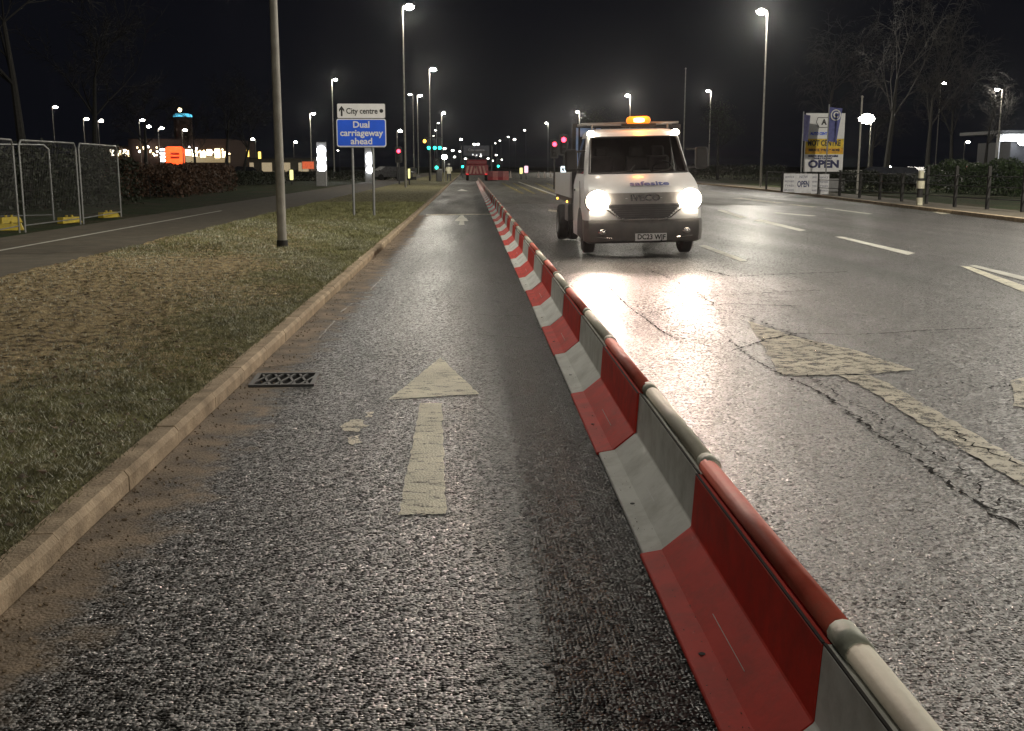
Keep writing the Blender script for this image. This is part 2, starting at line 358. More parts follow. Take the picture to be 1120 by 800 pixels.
sheet('ground', -1500, 1500, -60, 3000, -.03, M['ground'])
KX = -1.64                                  # kerb face
sheet('road', KX - .02, 22.5, -25, 900, 0.0, M['road_right'], 1, 1)
def strip(name, pts_l, pts_r, z, mat):
    v = [(p[0], p[1], z) for p in pts_l] + [(p[0], p[1], z) for p in pts_r]; n = len(pts_l)
    f = [(i, n + i, n + i + 1, i + 1) for i in range(n - 1)]
    me = bpy.data.meshes.new(name); me.from_pydata(v, [], f); me.materials.append(mat)
    bm = bmesh.new(); bm.from_mesh(me); bmesh.ops.recalc_face_normals(bm, faces=bm.faces[:]); bm.to_mesh(me); bm.free()
    o = bpy.data.objects.new(name, me); COL.objects.link(o); o['kind'] = 'structure'; return o
sheet('road_lane', KX - .01, 1.05, -25, 35.3, .004, M['road_left'])
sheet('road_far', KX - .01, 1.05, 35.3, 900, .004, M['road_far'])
a, b = G(566, 222), G(640, 233)
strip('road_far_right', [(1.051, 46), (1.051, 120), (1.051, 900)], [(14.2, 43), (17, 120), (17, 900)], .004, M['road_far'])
# finer resurfaced strip between the barrier and the seam
seam = [(640, 288), (652, 300), (669, 318), (688, 337), (705, 349), (722, 362), (742, 374), (795, 370), (815, 388), (838, 402), (860, 413), (900, 432), (935, 456), (962, 478), (990, 497), (1020, 516), (1052, 540), (1084, 560), (1120, 583), (1180, 622), (1300, 705), (1500, 850)]
sp_ = [G(*p) for p in seam[:6] + [(745, 375), (800, 377)] + seam[8:]]
strip('road_patch', [(1.052, p.y) for p in sp_], [(p.x, p.y) for p in sp_], .004, M['road_fine'])

def crack(pts, w, jag=.02, name='road_crack', mat=None, z=.009, dens=30):
    P_ = [G(*p) for p in pts]; L_ = []; 
    for a, b in zip(P_, P_[1:]):
        n = max(2, int((b - a).length * dens)); d = (b - a).normalized(); nn = Vector((-d.y, d.x, 0))
        for i in range(n):
            L_.append((a.lerp(b, i / n) + nn * random.gauss(0, jag), nn, w * random.uniform(.1, 1.3) * (random.random() > .06)))
    return strip(name, [p + n * w_ / 2 for p, n, w_ in L_], [p - n * w_ / 2 for p, n, w_ in L_], z, mat or M['crack'])
crack(seam[1:7], .022, .004)
crack(seam[7:20], .022, .014)
crack([(835, 398), (870, 408), (905, 424), (948, 450), (990, 478), (1040, 510), (1085, 540), (1130, 570)], .014, .022)
crack([(1035, 470), (1060, 486), (1090, 500), (1130, 512)], .02, .02)
crack([(800, 385), (840, 372), (872, 366), (940, 367), (1007, 363), (1120, 358)], .03, .012, z=.010)
crack([(760, 326), (820, 322), (900, 318)], .028, .015)
crack([(700, 345), (745, 336), (800, 333), (880, 336)], .03, .015)
crack([(770, 296), (800, 303), (870, 300), (930, 298)], .05, .02)
crack([(700, 292), (735, 306), (760, 320), (790, 340), (830, 352), (900, 380)], .025, .03)
crack([(1015, 424), (1045, 419), (1070, 426), (1120, 422)], .02, .02)
crack([(742, 374), (770, 370), (795, 370)], .018, .005, 'road_joint', M['frost'], .0095)
for pts in ([(452, 313), (476, 313)], [(446, 331), (487, 330)], [(448, 354), (480, 356)], [(445, 388), (476, 387)], [(385, 333), (372, 343)], [(418, 305), (405, 318)], [(366, 352), (348, 372)]):
    crack(pts, .02, .003, 'road_joint', M['frost'], .0095)
for pts in ([(475, 344), (575, 347)], [(500, 366), (590, 372)], [(410, 392), (475, 390)], [(250, 408), (425, 388)]):
    crack(pts, .012, .005, z=.0105)

def mark(pts, mat='paint_line', z=.0075, name='road_marking'):
    mb = MB(); mb.poly([G(x, y, z) for x, y in pts]); o = mb.build(name, M[mat]); o['kind'] = 'structure'
    if o.data.polygons[0].normal.z < 0: o.data.flip_normals()
    return o
# lane arrow ahead of the camera, built a little ragged
def ragged(pts, k=6, amp=.012):
    Q = []
    W_ = [G(x, y, .0075) for x, y in pts]
    for a, b in zip(W_, W_[1:] + W_[:1]):
        for i in range(k): Q.append(a.lerp(b, i / k) + Vector((random.uniform(-amp, amp), random.uniform(-amp, amp), 0)))
    return Q
def rmark(pts, mat, name='road_marking', k=6, amp=.012):
    mb = MB(); mb.poly(ragged(pts, k, amp)); o = mb.build(name, M[mat]); o['kind'] = 'structure'
    if o.data.polygons[0].normal.z < 0: o.data.flip_normals()
    return o
mb = MB()
mb.poly(ragged([(482, 391), (524, 431), (425, 437)], 24, .006)); mb.poly(ragged([(460, 441), (483, 441), (488, 562), (436, 563)], 30, .006))
o = mb.build('road_arrow', M['paint_w']); o['kind'] = 'structure'
if o.data.polygons[0].normal.z < 0: o.data.flip_normals()
rmark([(372, 466), (385, 459), (400, 460), (401, 466), (392, 472), (376, 471)], 'paint_worn', k=4, amp=.02)
rmark([(378, 479), (392, 476), (395, 484), (386, 487)], 'paint_worn', k=4)
rmark([(400, 451), (408, 450), (407, 456), (401, 457)], 'paint_worn', k=4)
rmark([(819, 351), (862, 366), (937, 384), (999, 405), (956, 408), (919, 410), (856, 411), (837, 384)], 'paint_worn', 'road_arrow', 8, .02)
rmark([(920, 411), (952, 410), (985, 427), (1028, 451), (1076, 480), (1122, 508), (1180, 540), (1180, 568), (1122, 532), (1062, 497), (1012, 467), (976, 443), (950, 426)], 'paint_worn', k=5, amp=.02)
rmark([(1106, 417), (1140, 405), (1160, 455), (1110, 444)], 'paint_worn')
rmark([(1051, 291), (1062, 292), (1180, 334), (1180, 345)], 'paint_w')
rmark([(1060, 291), (1066, 290), (1180, 317), (1180, 323)], 'paint_line')
for q in ([(913, 259), (921, 259), (1001, 277), (993, 279)], [(824, 241), (832, 240), (882, 252), (875, 253)], [(784, 230), (790, 229.6), (817, 238), (810, 238.6)],
          [(764, 269), (771, 268), (817, 285), (810, 286)], [(900, 228), (904, 227.5), (955, 234), (950, 234.5)],
          [(845, 233), (850, 232.6), (893, 236), (888, 236.8)]):
    rmark(q, 'paint_line', k=3, amp=.006)
rmark([(566, 199.3), (568, 199), (650, 228), (646, 228.6)], 'paint_line', k=4, amp=.01)
rmark([(600, 229), (632, 233), (632, 236), (600, 231)], 'paint_worn')
rmark([(505, 234.4), (513, 242), (497, 242)], 'paint_line'); rmark([(503, 242), (507, 242), (508, 246), (502, 246)], 'paint_line')
rmark([(505, 207), (512, 209), (500, 209)], 'paint_line')
rmark([(466, 234.5), (540, 234), (541, 235), (466, 235.8)], 'paint_worn')
for i in range(7):
    x = 548 + i * 12
    rmark([(x, 200.5), (x + 2.5, 200.5), (x + 26 + i, 212), (x + 22 + i, 212)], 'paint_yellow', k=3, amp=.02)
for q in ([(800, 217), (810, 216.4), (858, 222), (850, 222.8)], [(862, 224), (868, 223.6), (895, 226.6), (888, 227)], [(1046, 233), (1056, 233), (1062, 235), (1052, 235.3)], [(1020, 232), (1032, 231.5), (1040, 234), (1030, 234.4)]):
    rmark(q, 'paint_worn', k=3, amp=.01)  # faint swathes: worn marks, partly reflections of the lit road drawn as paint

# verges (raised by a kerb's height) with lumps
from mathutils import noise as NZ
def lump(x, y):
    return .035 * NZ.noise(Vector((x * .8, y * .6, 0))) + .030 * NZ.noise(Vector((x * 3.1, y * 3.1, 3))) + .022 * abs(NZ.noise(Vector((x * 9, y * 9, 5))))
edge = lambda x: max(0, min(1, (KX - .12 - x) * 6))
rough_ = lambda x, y: (lump(x, y) + .014 * NZ.noise(Vector((x * 22, y * 22, 9)))) * edge(x)
sheet('verge', -6.2, KX - .12, 2, 15, .095, M['verge'], 130, 380, rough_)
sheet('verge', -6.2, KX - .12, 15, 60, .095, M['verge'], 60, 450, rough_)
sheet('verge', -6.2, KX - .12, -8, 2, .095, M['verge'])
sheet('verge_far', -6.2, KX - .12, 60, 900, .095, M['verge'])
sheet('path', -9.7, -6.2, -6, 900, .085, M['path'])
sheet('path_line', -8.25, -8.15, 5, 37, .092, M['paint_line'])
sheet('verge_left', -400, -9.7, -6, 900, .08, M['ground'])
def kerb(name, x0, x1, y0, y1, ht, L=.915):
    mb = MB(); y = y0; bev = .018
    while y < y1:
        e = min(y + L, y1); j = random.uniform(-.003, .003); k = random.uniform(-.003, .003)
        g = .005 if L < 3 else 0
        s = 1 if x1 > x0 else -1
        pr = [(x0, -.02), (x0, ht), (x1 - s * bev * 1.2, ht), (x1, ht - bev * 1.6), (x1, -.02)]
        vs = [(px_ + j, yy, pz + (k if pz > 0 else 0)) for yy in (y + g, e - g) for px_, pz in pr]
        mb.add(vs, [(0, 1, 6, 5), (1, 2, 7, 6), (2, 3, 8, 7), (3, 4, 9, 8), (0, 4, 3, 2, 1), (5, 6, 7, 8, 9)])
        y = e
    o = mb.build(name, M['kerb']); o['kind'] = 'structure'; return o
kerb('kerb', KX - .125, KX, -4, 118, .105)
kerb('kerb', KX - .125, KX, 118, 800, .105, 20)
# right-hand kerb, verge and footway follow the widening carriageway
rk = [(13.9, -10), (15.0, 15), (15.35, 30), (16.6, 45), (18.1, 61), (19.3, 80), (20.5, 120), (20.5, 900)]
rkd = [(x + .13, y) for x, y in rk]
mb = MB()
for (a, b) in zip(rk, rk[1:]):
    vs = []
    for (x, y) in (a, b): vs += [(x, y, -.02), (x, y, .11), (x + .13, y, .12), (x + .13, y, -.02)]
    mb.add(vs, [(0, 4, 5, 1), (1, 5, 6, 2), (2, 6, 7, 3)])
mb.build('kerb', M['kerb'])['kind'] = 'structure'
strip('footway', rkd, [(x + 2.2, y) for x, y in rk], .10, M['path'])
strip('verge_right', [(x + 2.2, y) for x, y in rk], [(400, y) for x, y in rk], .09, M['ground'])

# ---------------------------------------------------------------- grass blades and litter on the verge
def blades(name, n, area, hmin, hmax, w, mat, dens, zf):
    xs = np.random.uniform(area[0], area[1], n * 3); u = np.random.rand(n * 3)
    ys = area[2] * (area[3] / area[2]) ** u                       # more near the camera
    keep = np.array([random.random() < dens(x, y) for x, y in zip(xs, ys)]); xs = xs[keep][:n]; ys = ys[keep][:n]; n = len(xs)
    z = np.array([zf(x, y) for x, y in zip(xs, ys)])
    sc = np.clip(ys / 9, 1, 4)
    h = np.random.uniform(hmin, hmax, n) * np.sqrt(sc); a = np.random.uniform(0, 2 * PI, n); b = np.random.uniform(0, 2 * PI, n)
    ww = w * sc; ln = h * np.random.uniform(.4, 1.5, n)
    V = np.zeros((n, 3, 3))
    V[:, 0] = np.stack([xs - np.cos(a) * ww, ys - np.sin(a) * ww, z], 1); V[:, 1] = np.stack([xs + np.cos(a) * ww, ys + np.sin(a) * ww, z], 1)
    V[:, 2] = np.stack([xs + np.cos(b) * ln, ys + np.sin(b) * ln, z + h], 1)
    me = bpy.data.meshes.new(name); me.vertices.add(3 * n); me.vertices.foreach_set('co', V.ravel())
    me.loops.add(3 * n); me.loops.foreach_set('vertex_index', np.arange(3 * n)); me.polygons.add(n)
    me.polygons.foreach_set('loop_start', np.arange(0, 3 * n, 3)); me.polygons.foreach_set('loop_total', np.full(n, 3)); me.update(calc_edges=True)
    me.materials.append(mat); o = bpy.data.objects.new(name, me); COL.objects.link(o); return o
def gd(x, y):
    v = .5 + .5 * math.sin(x * 1.7 + 1.3 * math.sin(y * .5)) * math.sin(y * .45 + x * .8)
    e = max(0, min(1, (x + 3.5) / 1.5))
    d = .01 + .10 * v + e * .8 * (.5 + .5 * v)
    if y > 18: d += .35
    return min(1, d)
M['grass'] = P('grass_blade', (.20, .20, .085), .5, var=.5, scale=2.5)
M['drygrass'] = P('dry_grass_blade', (.6, .6, .48), .5, var=.4, scale=4)
M['litter'] = P('leaf_litter', (.10, .06, .03), .7, var=.6, scale=30)
zf = lambda x, y: .095 + lump(x, y) * edge(x) + .003
tag(blades('grass', 110000, (-6.1, KX - .10, 3.2, 45), .012, .04, .0025, M['grass'], gd, zf), 'short green grass growing on the worn verge beside the kerb', 'grass', kind='stuff')
tag(blades('dry_grass', 60000, (-6.1, KX - .16, 3.2, 30), .008, .028, .0025, M['drygrass'], lambda x, y: gd(x, y) * .8 * (math.sin(x * 3 + y * 1.3) > -.1) + .10, zf), 'pale frosted dry grass scattered over the verge', 'dry grass', kind='stuff')
mb = MB()
for i in range(2600):
    x = random.uniform(-6.1, KX - .2); y = 3.3 * (11 ** random.random()); a = random.uniform(0, 6.28); r = random.uniform(.008, .022) * (1 + y / 25)
    z = zf(x, y) + .012
    mb.add([(x + r * math.cos(a + t), y + r * math.sin(a + t) * .8, z + random.uniform(-.006, .012)) for t in (0, 1.3, 2.6, 4.2)], [(0, 1, 2, 3)])
tag(mb.build('leaf_litter', M['litter']), 'dark dead leaves and clods lying on the verge', 'leaf litter', kind='stuff')
mb = MB()
for i in range(700):
    x = KX + abs(random.gauss(.0, .13)) + .01; y = 3 * (9 ** random.random()); r = random.uniform(.002, .006)
    mb.box((x, y, .008), (r * 2, r * 1.6, r), 0, (random.random(), random.random(), random.random()))
M['soilbit'] = P('soil_crumb', (.15, .11, .07), .9, var=.5, scale=50)
tag(mb.build('gutter_grit', M['soilbit']), 'loose dark soil crumbs along the foot of the kerb', 'grit', kind='stuff')

# ---------------------------------------------------------------- drain grate in the gutter
c = G(312, 417)
t = empty('drain_grate', (c.x, c.y, .006), .04, 'square iron gully grate half covered with grit beside the kerb', 'drain')
mb = MB()
for (cx_, cy_, w_, d_) in ((0, -.22, .46, .03), (0, .22, .46, .03), (-.215, 0, .03, .41), (.215, 0, .03, .41)): mb.box((cx_, cy_, .006), (w_, d_, .018))
mb.build('frame', M['dark'], t)
mb = MB()
for i in range(9): mb.box((-.18 + i * .045, 0, .004), (.018, .40, .014), r=(0, 0, .25 if i % 2 else -.25))
mb.build('grille', M['dark'], t)
MB().box((0, 0, -.002), (.42, .42, .004)).build('pit', M['crack'], t)

# ---------------------------------------------------------------- lane separator barrier
BX = .942; UL = 1.56
M['sleeve'] = P('sleeve_grey_green', (.40, .42, .35), rough=.6, spec=.3, var=.15, scale=12, bump=.001, dirt=(.22, .22, .17), dscale=9, damt=.8)
M['gap_shade'] = P('painted_gap_shade', (.05, .045, .04), .8)
def barrier_unit(red, first_y, label, group='linked red and white lane barrier units', cap=False):
    t = empty('barrier_unit', (BX, first_y, .004), 0, label, 'barrier', group)
    m = M['barrier_red'] if red else M['barrier_white']; rm = M['rail_red'] if red else M['rail_white']
    prof = [(-.262, 0), (-.262, .010), (-.258, .014), (-.178, .028), (-.066, .120), (-.062, .126), (-.050, .332), (-.044, .336), (.044, .336), (.050, .332), (.062, .126), (.066, .120), (.178, .028), (.258, .014), (.262, .010), (.262, 0)]
    n = len(prof); L_ = UL - .004
    v = [(x, y, z) for y in (0.002, L_) for x, z in prof]
    f = [(i, i + 1, n + i + 1, n + i) for i in range(n - 1)] + [tuple(range(n)), tuple(reversed(range(n, 2 * n)))]
    mb = MB(); mb.add(v, f); mb.build('body', m, t)
    rail = [(.038 * math.cos(a), .364 + .034 * math.sin(a)) for a in [PI * (-.28) + k * PI * 1.56 / 10 for k in range(11)]]
    rail = [(x * .94, .364 + (z - .364) * .92) for x, z in rail]
    n = len(rail); v = [(x, y, z) for y in (-.02, L_ + .015) for x, z in rail]
    f = [(i, i + 1, n + i + 1, n + i) for i in range(n - 1)] + [tuple(range(n)), tuple(reversed(range(n, 2 * n)))]
    mb = MB(); mb.add(v, f); o = mb.build('top_rail', rm, t)
    for p in o.data.polygons[:n - 1]: p.use_smooth = True
    rail2 = [(x * 1.10, .364 + (z - .364) * 1.12) for x, z in rail]
    if not red:
        for ya, yb in ((-.012, .095), (L_ - .125, L_ + .012)):
            v = [(x, y, z) for y in (ya, yb) for x, z in rail2]
            mb = MB(); mb.add(v, f); o = mb.build('joint_sleeve', M['sleeve'], t)
            for p in o.data.polygons[:n - 1]: p.use_smooth = True
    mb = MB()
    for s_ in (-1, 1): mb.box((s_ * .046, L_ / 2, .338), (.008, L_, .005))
    mb.build('rail_gap_shade', M['gap_shade'], t)  # dark strips painted as the shadow line beneath the rail
    for yy in (.62,): MB().lathe([(0, .0), (.011, 0), (.011, .0025), (0, .0025)], (-.215, yy, .0215), 'Z', 12).build('drain_hole', M['black'], t)
    mb = MB()
    mb.box((-.135, .62, .0645), (.002, .42 if red else .22, .002), r=(0, -.686, 0))
    mb.build('scratch', M['barrier_white'] if red else M['signwhite'], t)
    return t
ords = ['nearest', 'second nearest', 'third', 'fourth', 'fifth', 'sixth', 'seventh', 'eighth', 'ninth', 'tenth']
nR = nW = 0; protoR = protoW = None
for k in range(-2, 71):
    y = 2.58 + 1.56 * k; red = (k % 2 == 0)
    if k < -1: continue
    idx = nR if red else nW
    lab = ('%s %s barrier unit from the camera in the lane divider' % (ords[idx], 'red' if red else 'white')) if idx < 10 else \
          ('small %s barrier unit far down the lane divider' % ('red' if red else 'white'))
    grp = ('near ' if idx < 10 else 'far ') + ('red' if red else 'white') + ' lane barrier units'
    src = protoR if red else protoW
    if src is None:
        o = barrier_unit(red, y, lab, grp, cap=False)
        if red: protoR = o
        else: protoW = o
    else:
        o = copy_tree(src); o['label'] = lab; o['group'] = grp
    jx = random.uniform(-.006, .006)
    o.location = (BX + jx, y, .012); o.rotation_euler = (0, 0, random.uniform(-.004, .004))
    if red: nR += 1
    else: nW += 1

# ---------------------------------------------------------------- lamp columns
def lamp_column(px, py, h, side, label, group='street lamps along the road', power=0.0, name='street_lamp', base_r=.085, pos=None, armlen=.35, ls=1.0):
    head = G(px, py, h) if pos is None else Vector(pos)
    bx = head.x - side * armlen
    ls = ls * (1.25 if power >= LAMP_W else 1.0)  # larger lenses on strong lamps stand in for their halo
    t = empty(name, (bx, head.y, .08 if bx < KX or bx > 15 else 0.0), 0, label, 'street lamp', group)
    near = head.y < 240
    n = 12 if near else 6
    mb = MB(); mb.tube((0, 0, 0), (0, 0, min(1.6, h * .15)), base_r, base_r * .95, n); mb.tube((0, 0, min(1.6, h * .15)), (0, 0, h), base_r * .93, base_r * .45, n)
    mb.build('column', M['pole'] if near else M['steel'], t)
    mb = MB(); mb.tube((0, 0, h - .03), (side * armlen * .7, 0, h + .04), .035, .03, 6); mb.build('arm', M['steel'], t)
    mb = MB(); mb.ball((side * armlen * 1.25, 0, h + .07), (.36 * ls, .17 * ls, .075), 10); hd = mb.build('lantern', M['grey'], t)
    mb = MB(); mb.ball((side * armlen * 1.25, 0, h - .01), (.27 * ls, .17 * ls, .16 * ls), 10); mb.build('lens', M['lens'] if near else M['lens_far'], hd)
    if power > 0:
        ld = bpy.data.lights.new('street_lamp_light', 'POINT'); ld.energy = power; ld.color = LAMP_COL; ld.shadow_soft_size = .22
        lo = bpy.data.objects.new('street_lamp_light', ld); COL.objects.link(lo); lo.parent = t; lo.location = (side * armlen * 1.25, 0, h - .32)
    return t
b0 = G(309, 272, .09)
t = lamp_column(0, 0, 12, 1, 'nearest lamp column on the verge, its head out of sight, black band at its foot', power=LAMP_W, pos=(b0.x + .5, b0.y, 12), base_r=.082, armlen=.5)
MB().tube((0, 0, 0), (0, 0, .16), .098, .098, 16).build('base_collar', M['rubber'], t)
lamp_column(0, 0, 12, 1, 'lamp column standing behind the viewer on the left verge', power=LAMP_W, pos=(-3.7, -27, 12), armlen=.5)
lamp_column(0, 0, 12, -1, 'lamp column standing behind the viewer on the right', power=LAMP_R * 1.5, pos=(20.5, -26, 12), armlen=.5)
lamp_column(0, 0, 12, -1, 'lamp column just right of the view beside the carriageway', power=LAMP_R * 2.2, pos=(20.8, 25, 12), armlen=.5)
lamp_column(446, 9, 12, 1, 'tall lit street lamp on the left verge beyond the blue sign', power=LAMP_W)
lamp_column(473, 77, 12, 1, 'second tall lit lamp beyond the blue sign at the left kerb', power=LAMP_W)
lamp_column(459, 105, 12, 1, 'lit lamp set back left of the kerb row', power=LAMP_W * .6)
lamp_column(485, 124, 12, 1, 'fourth lit lamp along the left kerb', power=LAMP_W)
lamp_column(479, 135, 12, 1, 'fifth lit lamp along the left kerb')
lamp_column(476, 143, 12, 1, 'sixth lit lamp along the left kerb')
lamp_column(474, 149, 12, 1, 'lamp above the triple green signals')
lamp_column(834, 14, 12, -1, 'tall lit street lamp to the right of the truck', power=LAMP_R)
lamp_column(775, 100, 12, -1, 'lit lamp between the truck and the tall right lamp', power=LAMP_W * .7)
lamp_column(687, 105, 12, -1, 'lit lamp directly above the truck cab', power=LAMP_R)
lamp_column(632, 123, 12, -1, 'lit lamp above the truck load bed', power=LAMP_R)
lamp_column(598, 135, 12, -1, 'lit lamp just left of the two red signals', power=LAMP_W)
for i, (x, y, w_) in enumerate([(574, 143, 'second'), (556, 150, 'third'), (547, 154, 'fourth'), (542, 157, 'fifth'), (538, 161, 'sixth')]):
    lamp_column(x, y, 12, -1, 'small far lamp, %s left of the red signals' % w_, ls=1.3)
lamp_column(1092, 99, 8, -1, 'lit car park lamp at the far right by the white canopy', power=500, ls=.8)
lamp_column(949, 131, 6, -1, 'bright lamp glowing through bare twigs beside the roadside board', power=700, ls=3.0)  # lens oversized to stand in for this lamp's glare
lamp_column(366, 88, 12, 1, 'lit lamp above the city centre sign on the left', power=LAMP_W * .4)
lamp_column(342, 125, 8, 1, 'lit white lamp left of the blue sign', power=700, ls=.9)
lamp_column(323, 156, 6, 1, 'short lamp just right of the nearest column', ls=1.2)
lamp_column(277, 153, 6, -1, 'short lamp left of the nearest column beyond the birch trees', ls=1.2)
lamp_column(370, 165, 6, -1, 'tiny lamp low beneath the city centre sign')
lamp_column(449, 104, 12, -1, 'dim lamp just behind the tall lamp beyond the blue sign')
for x, y, h in [(504, 153, 12), (503, 166, 8), (495, 165, 8), (486, 163, 8), (512, 168, 8), (520, 170, 8), (526, 171, 8), (519, 158, 10), (523, 158, 10), (543, 170, 8), (534, 173.5, 6), (549, 175, 6), (563, 153, 12), (497, 172, 6), (509, 174, 5), (539, 176, 5)]:
    lamp_column(x, y, h, 1 if x < 515 else -1, 'tiny lamp dot far down the dual carriageway', 'far lamps where the road disappears', ls=2.2)
for x, y, l in [(60, 118, 'faint lamp dot above the mesh fence, highest of them'), (94, 131, 'bright lamp dot above the mesh fence'), (110, 133, 'dim lamp dot right of the brighter one above the fence'),
             (155, 132, 'lamp dot left of the cyan topped tower'), (162, 139, 'lower lamp dot left of the cyan topped tower'), (176, 141, 'pale lamp dot beside the tower on its left'), (202, 143, 'pale lamp dot just right of the tower'), (437, 144, 'small lamp left of the tall left lamp'),
             (1032, 92, 'lone lamp high up between the trees on the right'), (1058, 156, 'small lamp below the lone high one on the right')]:
    lamp_column(x, y, 9, 1, l, 'scattered distant lamps', ls=1.1, pos=D(x, y, 150 if y > 120 else 110) if False else (D(x, y, 150).x, 150, D(x, y, 150).z)) if False else None
    p = D(x, y, 150); lamp_column(0, 0, p.z, 1, l, 'scattered distant lamps', ls=1.1, pos=tuple(p))

# unlit poles
def pole(px, ptop, Y, r, label, name='post'):
    p = D(px, ptop, Y); t = MB(); t.tube((0, 0, 0), (0, 0, p.z), r, r * .7, 10); t.ball((0, 0, p.z), r * 1.3, 8)
    o = t.build(name, M['pole'], None, (p.x, p.y, .08)); tag(o, label, 'post'); return o
pole(943, 108, 58, .06, 'unlit grey pole standing between the roadside board and the bright lamp')
pole(750, 76, 130, .08, 'thin unlit mast behind the truck on the right')

# ---------------------------------------------------------------- writing
def text(s, size, mat, parent, loc, rot=(PI / 2, 0, 0), name='lettering', ext=.002, bold=.0, width=None, align='CENTER'):
    cu = bpy.data.curves.new(name, 'FONT'); cu.body = s; cu.size = size; cu.extrude = ext; cu.offset = bold; cu.align_x = align; cu.align_y = 'CENTER'; cu.resolution_u = 3
    o = bpy.data.objects.new('tmp_text', cu); COL.objects.link(o); bpy.context.view_layer.update()
    dg = bpy.context.evaluated_depsgraph_get(); me = bpy.data.meshes.new_from_object(o.evaluated_get(dg))
    bpy.data.objects.remove(o); bpy.data.curves.remove(cu)
    if width:
        xs = [v.co.x for v in me.vertices]; k = width / (max(xs) - min(xs))
        for v in me.vertices: v.co.x *= k
    me.materials.clear(); me.materials.append(mat)
    q = bpy.data.objects.new(name, me); COL.objects.link(q); q.location = loc; q.rotation_euler = rot
    if parent is not None: q.parent = parent
    return q
def rrect(w, h, r, n=5):
    pts = []
    for cx_, cz_, a0 in ((w / 2 - r, h / 2 - r, 0), (-w / 2 + r, h / 2 - r, PI / 2), (-w / 2 + r, -h / 2 + r, PI), (w / 2 - r, -h / 2 + r, 1.5 * PI)):
        for i in range(n + 1):
            a = a0 + PI / 2 * i / n; pts.append((cx_ + r * math.cos(a), cz_ + r * math.sin(a)))
    return pts
def panel(w, h, r, c, th, mat, parent, name):
    mb = MB(); mb.poly([(c[0] + x, c[1], c[2] + z) for x, z in rrect(w, h, r)], (0, th, 0)); return mb.build(name, mat, parent)

# ---------------------------------------------------------------- direction sign on two posts
SY = 33.6; pl = G(387, 237, .09); pr = G(410, 236.5, .09); SY = pl.y
t = empty('road_sign', (0, SY, .09), 0, 'white city centre panel above blue dual carriageway sign on two grey posts', 'road sign')
for q in (pl, pr):
    MB().tube((q.x, .06, 0), (q.x, .06, 3.22), .038, .038, 12).build('post', M['steel'], t)
c1 = D(395.3, 145.5, SY); c2 = D(395, 121.5, SY); u = SY / F * 1.02
bl = panel(51.5 * u, 28.6 * u, .06, (c1.x, 0, c1.z - .09), .01, M['signwhite'], t, 'blue_panel')
panel(49.5 * u, 26.6 * u, .05, (c1.x, -.004, c1.z - .09), .0035, M['blue'], bl, 'blue_field')
for i, s in enumerate(('Dual', 'carriageway', 'ahead')): text(s, .255, M['signwhite'], bl, (c1.x, -.008, c1.z - .09 + .225 - i * .235), bold=.006, width=[.47, 1.24, .62][i])
wp = panel(50.5 * u, 15.5 * u, .04, (c2.x, 0, c2.z - .09), .01, M['black'], t, 'white_panel')
panel(49.5 * u, 14.5 * u, .035, (c2.x, -.004, c2.z - .09), .0035, M['signwhite'], wp, 'white_field')
text('City centre', .225, M['black'], wp, (c2.x + .02, -.008, c2.z - .09 - .01), bold=.004, width=.90)
mb = MB(); mb.poly([(c2.x - .56 + x, -.008, c2.z - .09 + z) for x, z in ((-.025, -.15), (.025, -.15), (.025, .03), (.075, -.03), (.075, .04), (0, .14), (-.075, .04), (-.075, -.03), (-.025, .03))], (0, .003, 0)); mb.build('arrow', M['black'], wp)
mb = MB(); mb.poly([(c2.x + .58 + .055 * math.cos(a), -.008, c2.z - .09 + .055 * math.sin(a)) for a in [k * PI / 8 for k in range(16)]], (0, .003, 0)); mb.build('spot', M['black'], wp)
mb = MB()
for z_ in (c1.z + .2, c1.z - .4, c2.z): mb.box(((pl.x + pr.x) / 2, .03, z_ - .09), (1.3, .03, .04))
mb.build('fixing_rail', M['steel'], t)

# ---------------------------------------------------------------- temporary mesh fencing with yellow feet
M['mesh'] = P('fence_wire', (.10, .10, .10), .5, .5, .2)
def fence_panel(a, b, label):
    a = Vector(a); b = Vector(b); L_ = (b - a).length; ang = math.atan2(b.y - a.y, b.x - a.x)
    t = empty('mesh_fence', (a.x, a.y, .1), ang, label, 'fence panel', 'temporary mesh fence panels beside the path')
    r = .021; H_ = 2.0
    mb = MB(); c = .12
    mb.path([(.04, 0, 0), (.04, 0, H_ - c), (.04 + c, 0, H_), (L_ - .04 - c, 0, H_), (L_ - .04, 0, H_ - c), (L_ - .04, 0, 0)], r, 8); mb.tube((.04, 0, .15), (L_ - .04, 0, .15), .014, .014, 6)
    mb.build('frame', M['steel'], t)
    mb = MB()
    k = .12
    while k < L_ - .06: mb.tube((k, 0, .15), (k, 0, H_), .0018, .0018, 3, caps=False); k += .10
    z_ = .25
    while z_ < H_: mb.tube((.04, 0, z_), (L_ - .04, 0, z_), .0018, .0018, 3, caps=False); z_ += .22
    mb.build('wire_mesh', M['mesh'], t)
    return t
def foot(p, label, rz):
    mb = MB(); mb.poly([(-.36, -.11, 0), (.36, -.11, 0), (.30, -.07, .15), (-.30, -.07, .15)], (0, .18, 0)); mb.tube((-.1, 0, .14), (-.1, 0, .20), .035, .035, 8); mb.tube((.1, 0, .14), (.1, 0, .20), .035, .035, 8)
    o = mb.build('ballast_block', M['yellow'], None, p); o.rotation_euler = (0, 0, rz); tag(o, label, 'fence foot', 'yellow feet of the mesh fence')
f0 = G(-14, 263, .1); f1 = G(27, 254.5, .1); f2 = G(91, 245.5, .1); f3 = G(133, 237.5, .1)
fence_panel(f0 - (f1 - f0) * 1.6, f1 - Vector((.06, .1, 0)), 'mesh fence panel cut by the left edge of the picture')
